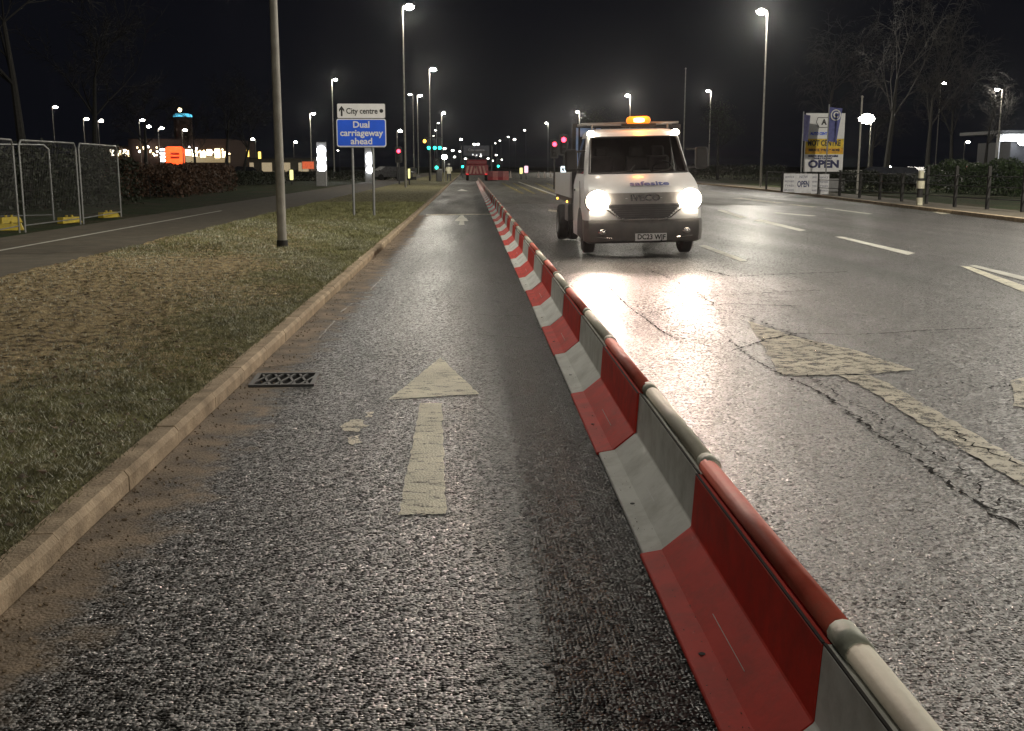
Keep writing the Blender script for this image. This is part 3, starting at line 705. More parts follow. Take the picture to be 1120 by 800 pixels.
fence_panel(f1, f2 - Vector((.03, .05, 0)), 'middle mesh fence panel, second from the left edge')
fence_panel(f2, f3, 'farthest mesh fence panel, nearest the shop lights')
g0 = G(5, 246, .1); fence_panel(g0 + Vector((-2.6, .3, 0)), g0 + Vector((.45, 2.2, 0)), 'spare mesh fence panel standing behind the leftmost one')
for i, (x, y) in enumerate([(8, 252), (10, 244), (76, 244), (119, 238)]):
    foot(tuple(G(x, y, .1)), ['yellow fence foot nearest the left edge', 'yellow fence foot behind the leftmost one', 'yellow fence foot under the middle panel', 'yellow fence foot under the farthest panel'][i], 1.2 if i != 0 else .3)

# ---------------------------------------------------------------- the works truck
TX, TY = 3.0, 18.75
truck = empty('flatbed_truck', (TX, TY, .006), 0, 'white flatbed works truck facing the viewer with headlights and amber beacon lit', 'truck')
TILT = Matrix.Rotation(-.022, 4, 'Y')
M['truck_white'] = P('truck_white', (.62, .62, .62), .35, var=.04, scale=2, dirt=(.5, .46, .42), dscale=2.5, damt=.4, coat=.3)
M['truck_grey'] = P('truck_grey', (.20, .19, .18), .4, var=.15)
M['truck_dark'] = P('truck_bumper', (.10, .095, .09), .5, var=.2, dirt=(.14, .11, .09), dscale=3, damt=.6)
M['chrome'] = P('chrome_strip', (.65, .62, .6), .2, .9, .05)
M['tyre'] = P('tyre', (.018, .018, .018), .75, var=.3, bump=.002)
M['seat'] = P('seat_cloth', (.05, .045, .045), .9, var=.3)
M['dash'] = P('dashboard', (.045, .04, .04), .6, var=.3)
M['lettering_blue'] = P('lettering_blue', (.04, .07, .22), .4)
gm = bpy.data.materials.new('windscreen_glass'); gm.use_nodes = True
gn = gm.node_tree; gb = gn.nodes['Principled BSDF']; gn.nodes.remove(gb)
gt = gn.nodes.new('ShaderNodeBsdfTransparent'); gt.inputs[0].default_value = (.62, .64, .62, 1)
gg = gn.nodes.new('ShaderNodeBsdfGlossy'); gg.inputs['Roughness'].default_value = .06
gf = gn.nodes.new('ShaderNodeFresnel'); gf.inputs[0].default_value = 1.5
gx = gn.nodes.new('ShaderNodeMixShader'); gn.links.new(gf.outputs[0], gx.inputs[0]); gn.links.new(gt.outputs[0], gx.inputs[1]); gn.links.new(gg.outputs[0], gx.inputs[2])
gn.links.new(gx.outputs[0], gn.nodes['Material Output'].inputs[0]); M['glass'] = gm

prof = [(.30, .04, 1.0), (.60, .0, 1.005), (.74, .02, 1.005), (1.0, .07, 1.0), (1.10, .12, .995), (1.20, .22, .985), (1.30, .38, .965), (1.38, .56, .94), (1.42, .66, .925), (2.05, 1.20, .83), (2.13, 1.30, .80), (2.19, 1.5, .74), (2.22, 1.9, .60)]
FR = [-1, -.93, -.6, -.3, 0, .3, .6, .93, 1]; SD = [.06, .16, .30, .92, 1.0]; BACK = 2.35
def ring(h, y0, w):
    pts = []
    for f in FR:
        ff = abs(f); pts.append((f * w, y0 + .10 * ff ** 2 + (.10 if ff == 1 else 0), h))
    yS = y0 + .20
    for s in SD: pts.append((w, yS + s * (BACK - yS), h))
    for s in reversed(SD): pts.append((-w, yS + s * (BACK - yS), h))
    return pts
rings = [ring(*p) for p in prof]; n = len(rings[0])
def xt(mb): mb.xf = TILT; return mb
mb = xt(MB()); vs = [p for r in rings for p in r]; fs = []
gw = []; gs = []
for j in range(len(rings) - 1):
    for i in range(n):
        k = (i + 1) % n; q = (j * n + i, j * n + k, (j + 1) * n + k, (j + 1) * n + i)
        if j == 8 and 1 <= i <= 6: gw.append(q); continue
        if j == 8 and i in (10, 11, 15, 16): gs.append(q); continue
        fs.append(q)
fs.append(tuple(range((len(rings) - 1) * n, len(rings) * n)))
mb.add(vs, fs, 0, True); cab = mb.build('cab', M['truck_white'], truck)
mb = xt(MB()); mb.add([Vector(v) + Vector((0, -.012, .004)) for v in vs], gw, 0, True); ws = mb.build('windscreen', M['glass'], truck)
for gq in (gs[:2], gs[2:]):
    mb = xt(MB()); mb.add([Vector(v) * 1 + Vector((.006 if v[0] > 0 else -.006, 0, 0)) for v in vs], gq, 0, False); mb.build('side_window', M['glass'], truck)
def yf(h):
    for a, b in zip(prof, prof[1:]):
        if a[0] <= h <= b[0]: return a[1] + (b[1] - a[1]) * (h - a[0]) / (b[0] - a[0])
    return 0
# rubber surround, wipers
mb = xt(MB())
for i in range(1, 7):
    for j in (8, 9):
        a = Vector(vs[j * n + i]); b = Vector(vs[j * n + i + 1]); mb.tube(a + Vector((0, -.015, 0)), b + Vector((0, -.015, 0)), .018, .018, 6)
for i in (1, 7): mb.tube(Vector(vs[8 * n + i]) + Vector((0, -.015, 0)), Vector(vs[9 * n + i]) + Vector((0, -.015, 0)), .02, .02, 6)
mb.build('window_seal', M['black'], ws)
for (x0, x1) in ((-.55, -.05), (.12, .62)):
    mb = xt(MB()); mb.path([(x0, .68, 1.41), (x1 - .1, .66, 1.46), (x1, .74, 1.56)], .01, 6); mb.build('wiper', M['black'], ws)
# interior
mb = xt(MB()); mb.box((0, 1.0, 1.27), (1.7, .6, .2), bev=.05); mb.box((0, 2.3, 1.3), (1.72, .04, 1.6)); mb.box((0, 1.5, .75), (1.8, 1.6, .05)); mb.build('dashboard', M['dash'], truck)
for x in (-.5, .15, .55):
    mb = xt(MB()); mb.box((x, 1.95, 1.35), (.42, .16, .75), bev=.05, r=(-.12, 0, 0)); mb.box((x, 2.0, 1.8), (.24, .1, .2), bev=.04); mb.box((x, 1.7, .95), (.42, .5, .14), bev=.04); mb.build('seat', M['seat'], truck)
mb = xt(MB()); R_ = [(.55 + .19 * math.cos(a), 1.38 + .05 * math.sin(a), 1.45 + .17 * math.sin(a)) for a in [k * PI / 8 for k in range(17)]]; mb.path(R_, .014, 6); mb.tube((.36, 1.38, 1.45), (.74, 1.38, 1.45), .016, .016, 6); mb.build('steering_wheel', M['black'], truck)
mb = xt(MB()); mb.box((.10, .90, 1.42), (.30, .16, .04), r=(.35, .0, .1)); mb.box((.05, .84, 1.395), (.2, .12, .02)); mb.build('papers', M['signwhite'], truck)
# bumper
def rloft(specs, off, mat, name, parent):
    rs = []
    for h, y0, w in specs:
        r = ring(h, y0 - off, w + off * .5)
        rs.append(r[:11] + r[-2:])
    m_ = len(rs[0]); mb = xt(MB()); v = [p for r in rs for p in r]; f = []
    order = list(range(11)); 
    for j in range(len(rs) - 1):
        for i in range(10): f.append((j * m_ + i, j * m_ + i + 1, (j + 1) * m_ + i + 1, (j + 1) * m_ + i))
        f.append((j * m_ + 12, j * m_ + 0, (j + 1) * m_ + 0, (j + 1) * m_ + 12)); f.append((j * m_ + 11, j * m_ + 12, (j + 1) * m_ + 12, (j + 1) * m_ + 11))
    for j in (0, len(rs) - 1): f.append(tuple(j * m_ + i for i in list(range(11)) + [11, 12]))
    mb.add(v, f, 0, True); return mb.build(name, mat, parent)
bump = rloft([(.24, .10, .94), (.28, .03, .99), (.40, 0, 1.0), (.58, 0, 1.0), (.64, .03, 1.0)], .035, M['truck_dark'], 'bumper', truck)
for s in (-1, 1):
    mb = xt(MB()); mb.ball((s * .72, -.0, .44), (.075, .03, .05), 10); mb.build('fog_lamp', M['chrome'], bump)
    mb = xt(MB()); mb.tube((s * .55, -.02, .33), (s * .85, .06, .36), .014, .010, 6); mb.build('trim_strip', M['chrome'], bump)
# grille
def fpanel(pts, off, th, mat, name, parent):
    mb = xt(MB()); P2 = [(x, yf(h) + .10 * (x ** 2) - off, h) for x, h in pts]; mb.poly(P2, (0, th, 0)); return mb.build(name, mat, parent)
def fstrip(xs, h0, h1, off, mat, name, parent):
    mb = xt(MB()); 
    for a, b in zip(xs, xs[1:]):
        h = [h0(a) , h0(b), h1(b), h1(a)]; X_ = [a, b, b, a]
        mb.poly([(X_[k], yf(h[k]) + .10 * X_[k] ** 2 - off, h[k]) for k in range(4)], (0, .015, 0))
    return mb.build(name, mat, parent)
xs = [-.66 + i * .11 for i in range(13)]
fstrip(xs, lambda x: .90, lambda x: 1.09, .014, M['truck_grey'], 'grille_band', truck)
gr = fstrip([x * .93 for x in xs], lambda x: .66 + max(0, (abs(x) - .40) * .95), lambda x: .90, .012, M['black'], 'grille', truck)
mb = xt(MB())
for k in range(6):
    h = .69 + k * .037; w_ = min(.6, .42 + (h - .66)); mb.path([(-w_, yf(h) + .1 * w_ * w_ - .02, h), (0, yf(h) - .02, h), (w_, yf(h) + .1 * w_ * w_ - .02, h)], .007, 5)
mb.build('slat', M['dark'], gr)
mb = xt(MB()); V_ = [(-.72, .86), (-.60, .79), (-.45, .67), (-.38, .65), (0, .645), (.38, .65), (.45, .67), (.60, .79), (.72, .86)]
mb.path([(x, yf(h) + .1 * x * x - .025, h) for x, h in V_], .014, 6); mb.build('grille_trim', M['chrome'], gr)
def ttext(s, size, mat, x, h, width, off=.03, name='lettering', bold=.004, tilt=None):
    y = yf(h) - off
    if tilt is None: tilt = math.atan2(yf(h + .04) - yf(h - .04), .08)
    p = TILT @ Vector((x, y, h)); q = text(s, size, mat, truck, p, (PI / 2 - tilt, 0, 0), name, width=width, bold=bold)
    q.rotation_euler = (TILT.to_3x3() @ Euler((PI / 2 - tilt, 0, 0)).to_matrix()).to_euler(); return q
ttext('IVECO', .15, M['chrome'], .02, 1.0, .50, .035)
ttext('safesite', .17, M['lettering_blue'], .12, 1.24, .68, .03)
# headlights: whole lamp units glow, ball size standing in for the bloom
for s in (-1, 1):
    mb = xt(MB()); mb.ball((s * .80, .14, .95), (.215, .09, .20), 16); hl = mb.build('headlight', M['truck_grey'], truck)
    mb = xt(MB()); mb.ball((s * .79, .075, .965), (.20, .08, .185), 18); mb.build('lamp_glow', M['head'], hl)
    ld = bpy.data.lights.new('headlight_beam', 'SPOT'); ld.energy = 720 if s < 0 else 380; ld.color = (1.0, .74, .62); ld.spot_size = math.radians(42); ld.spot_blend = 1.0; ld.shadow_soft_size = .10
    lo = bpy.data.objects.new('headlight_beam', ld); COL.objects.link(lo); lo.parent = truck; lo.location = (s * .79, -.03, .96); lo.rotation_euler = (math.radians(-90 + 8), 0, PI * 0)
    lo.rotation_euler = Vector((-.03, -1, -.005)).to_track_quat('-Z', 'Y').to_euler(); lo.scale = (1.8, 1, 1)
    l2 = bpy.data.lights.new('headlight_spill', 'SPOT'); l2.energy = 110; l2.color = (1.0, .76, .62); l2.spot_size = math.radians(130); l2.spot_blend = 1.0; l2.shadow_soft_size = .1
    lo = bpy.data.objects.new('headlight_spill', l2); COL.objects.link(lo); lo.parent = truck; lo.location = (s * .79, -.03, .96); lo.rotation_euler = Vector((-.03, -1, .25)).to_track_quat('-Z', 'Y').to_euler()
# number plate
mb = xt(MB()); mb.box((.10, -.055, .345), (.54, .012, .125)); pt = mb.build('number_plate', M['signwhite'], truck)
q = text('DC23 WJF', .12, M['black'], pt, (.10, -.064, .345), width=.48, bold=.003)
# roof lights
for s in (-1, 1):
    mb = xt(MB()); mb.ball((s * .76, 1.30, 2.12), (.075, .05, .06), 12); mb.build('marker_lamp', M['head'], truck)
rk_ = xt(MB())
for y in (1.75, 2.4): rk_.tube((-.9, y, 2.31), (.9, y, 2.31), .022, .022, 8)
for x in (-.7, .7): rk_.tube((x, 1.75, 2.31), (x, 2.4, 2.31), .018, .018, 8); rk_.tube((x, 1.75, 2.2), (x, 1.75, 2.31), .018, .018, 6)
rk_.build('roof_rack', M['steel'], truck)
mb = xt(MB()); mb.box((.14, 1.62, 2.27), (.62, .2, .05), bev=.01); bc = mb.build('light_bar', M['black'], truck)
mb = xt(MB()); mb.box((.14, 1.62, 2.355), (.44, .19, .14), bev=.065); bl_ = mb.build('beacon_lens', M['beacon'], bc)
mb = xt(MB()); mb.ball((.14, 1.545, 2.355), (.14, .03, .045), 14); mb.build('lamp_glow', lit('beacon_core', (1.0, .66, .22), 5), bl_)
ld = bpy.data.lights.new('beacon_light', 'POINT'); ld.energy = 22; ld.color = (1.0, .30, .03); ld.shadow_soft_size = .12
lo = bpy.data.objects.new('beacon_light', ld); COL.objects.link(lo); lo.parent = truck; lo.location = (.14, 1.48, 2.55)
# mirrors
for s in (-1, 1):
    mb = xt(MB()); mb.box((s * 1.16, .95, 1.66), (.22, .12, .38), bev=.04); mr_ = mb.build('mirror', M['black'], truck)
    mb = xt(MB()); mb.path([(s * .93, 1.0, 1.5), (s * 1.16, .98, 1.5)], .018, 6); mb.path([(s * .90, 1.02, 1.82), (s * 1.16, .98, 1.8)], .018, 6); mb.build('mirror_arm', M['black'], mr_)
# door lines and handles
for s in (-1, 1):
    mb = xt(MB()); mb.box((s * .99, 2.05, 1.12), (.05, .18, .035), bev=.01); mb.build('door_handle', M['black'], truck)
    mb = xt(MB()); mb.path([(s * 1.004, 1.0, .55), (s * 1.004, 1.0, 1.3)], .006, 4); mb.path([(s * 1.004, 2.2, .55), (s * 1.004, 2.2, 1.3)], .006, 4); mb.build('door_seam', M['black'], truck)
# wheels
def wheel(x, y, dual=False):
    w = .20
    mb = MB(); mb.lathe([(.22, -w / 2), (.33, -w / 2), (.365, -w * .38), (.372, 0), (.365, w * .38), (.33, w / 2), (.22, w / 2)], (x, y, .37), 'X', 24); o = mb.build('wheel', M['tyre'], truck)
    mb = MB(); mb.lathe([(.0, -.04), (.1, -.04), (.14, -.02), (.2, -.06), (.225, -w / 2)], (x, y, .37), 'X', 20); mb.lathe([(.0, .04), (.1, .04), (.14, .02), (.2, .06), (.225, w / 2)], (x, y, .37), 'X', 20); mb.build('rim', M['grey'], o)
for s in (-1, 1):
    wheel(s * .87, 1.0); wheel(s * .80, 4.75); wheel(s * 1.02, 4.75)
    mb = xt(MB()); mb.poly([(s * 1.003, 1.0 + .46 * math.cos(a), .37 + .46 * math.sin(a)) for a in [k * PI / 10 - .1 for k in range(12)]], (s * .012, 0, 0)); mb.build('wheel_arch', M['black'], truck)
mb = MB(); mb.box((-.4, 3.2, .62), (.08, 5.4, .16)); mb.box((.4, 3.2, .62), (.08, 5.4, .16)); mb.box((0, 1.0, .42), (1.5, .12, .12)); mb.box((0, 4.75, .42), (1.5, .14, .14)); mb.box((0, .8, .5), (1.1, 1.0, .25)); mb.build('chassis', M['dark'], truck)
# load bed
mb = MB(); mb.box((0, 4.35, .88), (2.1, 3.7, .1)); bed = mb.build('load_bed', M['dark'], truck)
for s in (-1, 1): MB().box((s * 1.05, 4.35, 1.17), (.04, 3.66, .46)).build('side_panel', M['truck_white'], bed)
MB().box((0, 6.19, 1.17), (2.08, .04, .46)).build('tail_panel', M['truck_white'], bed)
mb = MB()
for s in (-1, 1): mb.box((s * 1.0, 2.52, 1.6), (.07, .07, 1.44)); mb.box((s * .98, 2.52, 1.0), (.05, .05, .3))
mb.box((0, 2.52, 2.29), (2.05, .06, .06)); mb.box((0, 2.52, 1.2), (2.0, .03, .66))
for k in range(7): mb.box((-.9 + k * .3, 2.52, 1.88), (.03, .035, .86))
mb.build('headboard', M['dark'], bed)
for s in (-1, 1):
    for i, y in enumerate((3.2, 5.6)):
        mb = MB(); mb.ball((s * 1.06, y, .84), (.02, .035, .025), 8); mb.build('side_marker', M['amber_light'], bed)
MB().box((-1.04, 2.9, .65), (.12, .7, .35), bev=.03).build('tool_box', M['dark'], truck)
# load: folded signs and a reel of cones on the bed
sg = MB(); sg.box((0, 0, .65), (.62, .03, 1.3), r=(.0, 0, 0)); o = sg.build('folded_sign', P('folded_sign_blue', (.22, .32, .55), .35), None, (TX - .72, TY + 2.75, .96)); o.rotation_euler = (0, 0, .5); tag(o, 'pale blue works sign stood upright on the truck bed behind the cab', 'sign')

# ---------------------------------------------------------------- traffic signals
def signal(px, ptop, Y, which, label, poles=3.0, name='traffic_light', mast=None):
    p = D(px, ptop, Y); t = empty(name, (p.x, Y, .0), 0, label, 'traffic light', 'traffic signals at the junction ahead')
    z = p.z
    MB().tube((0, .12, 0), (0, .12, z + .35), .057, .057, 8).build('post', M['dark'], t)
    dz = {'red': -.3, 'amber': 0, 'green': .3}[which]
    mb = MB(); mb.box((0, 0, z + dz), (.34, .2, 1.0), bev=.05); hd = mb.build('signal_head', M['black'], t)
    mb = MB(); mb.poly([(x, .02, z + dz + zz) for x, zz in rrect(.56, 1.25, .06)], (0, .015, 0)); mb.build('backing_board', M['black'], hd)
    for c_, zz in (('red', .3), ('amber', 0), ('green', -.3)):
        mb = MB(); on = c_ == which; k = 1.35 if on else 1.0
        mb.ball((0, -.10, z + dz + zz), (.11 * k, .05, .11 * k), 12)
        mb.build('lamp', M[c_ + '_light'] if on else M['dark'], hd)
        mb = MB(); R_ = [(.12 * math.cos(a), .12 * math.sin(a)) for a in [k * PI / 8 for k in range(9)]]
        for (x0, z0), (x1, z1) in zip(R_, R_[1:]): mb.add([(x0, -.1, z + dz + zz + z0), (x1, -.1, z + dz + zz + z1), (x1, -.28, z + dz + zz + z1), (x0, -.28, z + dz + zz + z0)], [(0, 1, 2, 3)])
        mb.build('visor', M['black'], hd)
    return t
signal(606.5, 158, 75, 'red', 'red traffic light left of the pair beside the truck')
signal(616.5, 153, 66, 'red', 'red traffic light right of the pair, higher one beside the truck')
signal(477.5, 183.5, 108, 'green', 'low green signal beside the man at the left kerb')
signal(506, 182.5, 150, 'green', 'low green signal left of the red lorry')
signal(545, 182, 155, 'green', 'green signal right of the red lorry')
signal(356, 174, 120, 'green', 'green signal beside the white lit totem')
signal(436, 165.5, 90, 'red', 'red signal left of the tall left lamp')
signal(449, 0, 90, 'red', 'x') if False else None
# three greens on one mast arm
p0 = D(475, 162, 112); t = empty('traffic_light', (p0.x, 112, 0), 0, 'tall signal mast with three green lamps in a row and an amber lamp', 'traffic light', 'traffic signals at the junction ahead')
MB().tube((-.5, .1, 0), (-.5, .1, p0.z + 2.4), .08, .07, 8).build('post', M['dark'], t)
MB().tube((-1.0, .1, p0.z + 1.0), (.9, .1, p0.z + 1.0), .04, .04, 6).build('arm', M['dark'], t)
for i, x in enumerate((-.55, .05, .55)):
    hd = MB().box((x, 0, p0.z + .35), (.34, .2, 1.0), bev=.05).build('signal_head', M['black'], t); MB().ball((x, -.12, p0.z), (.16, .05, .16), 12).build('lamp', M['green_light'], hd)
hd = MB().box((-.95, 0, p0.z + .65), (.3, .2, .35), bev=.05).build('signal_head', M['black'], t); MB().ball((-.95, -.12, p0.z + .65), (.15, .05, .17), 12).build('lamp', M['amber_light'], hd)
q = D(486, 172, 106)
t = empty('work_light', (q.x, 106, 0), 0, 'white work light on a stand above the man at the kerb', 'work light')
MB().tube((0, 0, 0), (0, 0, q.z), .03, .025, 8).build('stand', M['steel'], t)
hd = MB().box((0, 0, q.z), (.4, .15, .3), bev=.03).build('lamp_housing', M['black'], t); MB().ball((0, -.09, q.z), (.24, .06, .22), 12).build('lens', M['lens'], hd)
ld = bpy.data.lights.new('work_light_bulb', 'POINT'); ld.energy = 120; ld.color = (1, .93, .8); ld.shadow_soft_size = .1
lo = bpy.data.objects.new('work_light_bulb', ld); COL.objects.link(lo); lo.parent = t; lo.location = (.1, -.5, q.z - .1)

# person in light hi-vis jacket at the kerb
pg = G(490, 199.5)
bmx = bpy.data.meshes.new('person')
J = {'pel': (0, 0, .95), 'ch': (0, .02, 1.3), 'nk': (0, .02, 1.48), 'hd': (0, 0, 1.62), 'tp': (0, 0, 1.74), 'ls': (-.2, .02, 1.42), 'le': (-.27, -.05, 1.16), 'lh': (-.2, -.24, 1.05),
     'rs': (.2, .02, 1.42), 're': (.28, -.03, 1.15), 'rh': (.22, -.25, 1.08), 'lk': (-.13, -.05, .52), 'lf': (-.14, .03, .08), 'lt': (-.15, -.14, .04), 'rk': (.14, .0, .52), 'rf': (.17, .06, .08), 'rt': (.2, -.11, .04), 'lhp': (-.1, 0, .88), 'rhp': (.1, 0, .88)}
RD = {'pel': .15, 'ch': .16, 'nk': .06, 'hd': .10, 'tp': .07, 'ls': .07, 'le': .05, 'lh': .035, 'rs': .07, 're': .05, 'rh': .035, 'lk': .065, 'lf': .045, 'lt': .04, 'rk': .065, 'rf': .045, 'rt': .04, 'lhp': .1, 'rhp': .1}
ks = list(J); E_ = [('pel', 'ch'), ('ch', 'nk'), ('nk', 'hd'), ('hd', 'tp'), ('ch', 'ls'), ('ls', 'le'), ('le', 'lh'), ('ch', 'rs'), ('rs', 're'), ('re', 'rh'), ('pel', 'lhp'), ('lhp', 'lk'), ('lk', 'lf'), ('lf', 'lt'), ('pel', 'rhp'), ('rhp', 'rk'), ('rk', 'rf'), ('rf', 'rt')]
bmx.from_pydata([J[k] for k in ks], [(ks.index(a), ks.index(b)) for a, b in E_], [])
per = bpy.data.objects.new('person', bmx); COL.objects.link(per); per.location = (pg.x + .1, pg.y, .0)
md = per.modifiers.new('skin', 'SKIN'); sv = bmx.skin_vertices[0].data
for i, k in enumerate(ks): sv[i].radius = (RD[k], RD[k]); sv[i].use_root = (k == 'pel')
per.modifiers.new('sub', 'SUBSURF').levels = 1; per.modifiers['sub'].render_levels = 1
bmx.materials.append(P('work_trousers', (.05, .05, .06), .8))
tag(per, 'person in pale high visibility jacket standing at the far left kerb', 'person')
mb = MB(); mb.lathe([(.0, 1.50), (.09, 1.49), (.21, 1.43), (.215, 1.2), (.19, 1.0), (.20, .82), (.0, .80)], (0, .01, 0), 'Z', 14)
for s in (-1, 1): mb.tube((s * .2, .02, 1.43), (s * .275, -.04, 1.15), .085, .07, 8); mb.tube((s * .275, -.04, 1.15), (s * .21, -.22, 1.07), .07, .055, 8)
mb.build('jacket', P('hivis_jacket', (.75, .72, .55), .6, emit=None), per)
MB().ball((0, 0, 1.72), (.13, .14, .10), 12).build('hard_hat', M['signwhite'], per)

# red lorry ahead with hazard rear
lg = G(521.5, 198); t = empty('works_lorry', (lg.x, lg.y, 0), 0, 'dark red works lorry seen from behind at the end of the barrier', 'lorry')
M['lorry_red'] = P('lorry_red', (.26, .022, .03), .45, var=.2)
mb = MB(); mb.box((0, 3, 1.15), (2.5, 6, 1.1), bev=.05); mb.build('body', M['lorry_red'], t)
mb = MB(); mb.box((0, .8, 1.95), (2.2, 1.6, .55), bev=.12); mb.build('cab', M['lorry_red'], t)
mb = MB()
for k in range(6): mb.poly([(-1.2 + k * .4, -.03, .75), (-1.0 + k * .4, -.03, .75), (-.9 + k * .4 + (.1 if k < 3 else -.3), -.03, 1.55), (-1.1 + k * .4 + (.1 if k < 3 else -.3), -.03, 1.55)], (0, .02, 0))
mb.build('chevron', P('chevron_paint', (.50, .22, .18), .4), t)
for s in (-1, 1):
    mb = MB(); mb.lathe([(.2, -.15), (.45, -.15), (.5, 0), (.45, .15), (.2, .15)], (s * 1.0, 1.2, .5), 'X', 16); mb.build('wheel', M['tyre'], t)
    MB().box((s * 1.0, -.03, .7), (.25, .04, .12)).build('tail_lamp', lit('tail_lamp', (.9, .03, .03), .8), t)
mb = MB()
for s in (-1, 1): mb.box((s * .95, .4, 2.6), (.06, .06, 1.0))
mb.box((0, .4, 3.05), (2.3, .1, .14)); mb.box((0, .4, 2.5), (2.0, .06, .05)); mb.build('frame', M['dark'], t)
for x, z in ((-.4, 2.75), (0, 2.7), (.45, 2.8)): MB().ball((x, .3, z), (.09, .04, .1), 8).build('lamp', P('lorry_lamp', (.5, .5, .5), .4, emit=(.9, .9, .9), es=.8), t)
# overhead direction sign beyond
og = D(521, 165, 190); t = empty('gantry_sign', (og.x, 190, 0), 0, 'dark overhead direction sign above the far carriageway', 'sign')
for s in (-1, 1): MB().tube((s * 2.6, .2, 0), (s * 2.6, .2, og.z + .9), .12, .12, 8).build('post', M['dark'], t)
pn = MB().box((0, 0, og.z), (4.4, .08, 1.7)).build('panel', P('sign_slate', (.05, .055, .075), .5), t)
text('City centre', .6, P('faded_letters', (.3, .3, .33), .5), pn, (0, -.06, og.z + .1), bold=.01)
# red barriers beside the lorry
for i in range(4):
    q = G(536.5 + i * 5.6, 197.2); mb = MB(); mb.poly([(-.32, -.22, 0), (.32, -.22, 0), (.32, -.08, .35), (.32, -.05, 1.0), (-.32, -.05, 1.0), (-.32, -.08, .35)], (0, .3, 0))
    o = mb.build('water_barrier', M['lorry_red'] if i % 2 == 0 else P('pale_red_barrier', (.5, .14, .13), .45), None, (q.x, q.y, 0.0))
    tag(o, '%s plastic road barrier right of the red lorry' % ['nearest red', 'second red and white', 'third red', 'last pale red'][i], 'barrier', 'plastic barriers beside the lorry')
for i, (x, y) in enumerate([(556, 190), (582, 189.5), (588, 189.5), (594, 189.5), (600, 189), (546, 192.5)]):
    q = G(x, y + 4); mb = MB(); mb.tube((0, 0, 0), (0, 0, .9), .13, .05, 8); mb.box((0, 0, .02), (.4, .4, .05)); o = mb.build('traffic_cone', P('cone_white', (.7, .6, .55), .4), None, (q.x, min(q.y, 150), 0)); 
    tag(o, 'pale reflective road cone, %s counted from the lorry' % ['second', 'third', 'fourth', 'fifth', 'last', 'first'][i], 'cone', 'pale cones across the junction')
# keep left / lit signs ahead
def lit_sign(px, py, Y, w, h, mat, label, cat='sign', name='lit_sign', base=True, group=None):
    q = D(px, py, Y); t = empty(name, (q.x, Y, 0), 0, label, cat, group)
    MB().tube((0, .1, 0), (0, .1, q.z), .05, .05, 8).build('post', M['dark'], t)
    b_ = MB().box((0, 0, q.z), (w + .08, .14, h + .08), bev=.03).build('case', M['dark'], t)
    MB().poly([(x, -.078, q.z + z) for x, z in rrect(w, h, min(w, h) * .2)], (0, .01, 0)).build('face', mat, b_)
    return t, b_, q
M['sign_glow_w'] = lit('sign_glow_white', (.80, .95, 1.0), 1.2); M['sign_glow_p'] = lit('sign_glow_pink', (1.0, .6, .7), 1.0); M['sign_glow_y'] = lit('sign_glow_yellow', (.95, .9, .35), 1.0)
t_, b_, q = lit_sign(616, 185.5, 62, .30, .36, M['sign_glow_w'], 'lit white square sign with dark arrow left of the truck'); MB().poly([(-.08, -.09, q.z + .07), (.08, -.09, q.z + .05), (.02, -.09, q.z - .01), (.08, -.09, q.z - .09), (.03, -.09, q.z - .11), (-.03, -.09, q.z - .05), (-.08, -.09, q.z - .08)], (0, .008, 0)).build('arrow', M['dark'], b_)
lit_sign(575.5, 185.5, 130, .45, .8, M['sign_glow_p'], 'pink lit bollard sign at the junction')
lit_sign(570, 187, 132, .35, .7, M['sign_glow_y'], 'yellow lit bollard sign next to the pink one')
lit_sign(447.5, 190, 88, .16, .75, M['sign_glow_y'], 'yellow lit plate on the foot of the tall left lamp')
lit_sign(319, 191.5, 90, .28, .8, M['sign_glow_y'], 'yellow lit bollard right of the nearest lamp column')

# white glowing totems on the left
def totem(px, ys, Y, r, label):
    q = D(px, ys[0], Y); t = empty('totem_sign', (q.x, Y, 0), 0, label, 'totem sign', 'glowing white totem signs')
    zt = q.z + .8
    MB().box((0, .1, zt / 2), (.9, .2, zt), bev=.03).build('pylon', M['grey'], t)
    for y in ys:
        z = D(px, y, Y).z; MB().ball((0, -.1, z), (r, .12, r * 1.05), 14).build('lit_panel', M['white_light'], t)
totem(351.5, (165, 174, 183), 105, .42, 'tall glowing white totem left of the blue sign')
totem(404, (171, 177, 186), 105, .30, 'glowing white totem behind the right sign post')
q = G(352, 204, .08); o = MB().box((0, 0, .55), (.75, .4, 1.1), bev=.03).build('cabinet', M['grey'], None, (q.x, q.y, .08)); tag(o, 'grey roadside cabinet below the tall glowing totem', 'cabinet')
q = G(452, 197, .08); o = MB().box((0, 0, .65), (.7, .5, 1.3), bev=.03).build('cabinet', M['dark'], None, (q.x, q.y, .08)); tag(o, 'dark cabinet right of the foot of the tall left lamp', 'cabinet')
q = G(483, 199, .08); o = MB().box((0, 0, .6), (.5, .4, 1.2), bev=.03).build('cabinet', M['dark'], None, (q.x - .2, q.y, .08)); tag(o, 'dark cabinet beside the man at the kerb', 'cabinet')
q = G(439, 198, .08); o = MB().box((0, 0, .7), (.9, .5, 1.4), bev=.03).build('cabinet', M['dark'], None, (q.x, q.y, .08)); tag(o, 'dark cabinet left of the foot of the tall left lamp', 'cabinet')
q = D(337, 181, 115); t = empty('banner', (q.x, 115, 0), 0, 'orange red banner left of the glowing totem', 'banner')
for s in (-1, 1): MB().tube((s * .62, 0, 0), (s * .62, 0, q.z + .5), .03, .03, 6).build('post', M['steel'], t)
MB().box((0, 0, q.z), (1.2, .02, .75)).build('sheet', P('banner_red', (.5, .12, .06), .5, emit=(.9, .16, .06), es=.45), t)

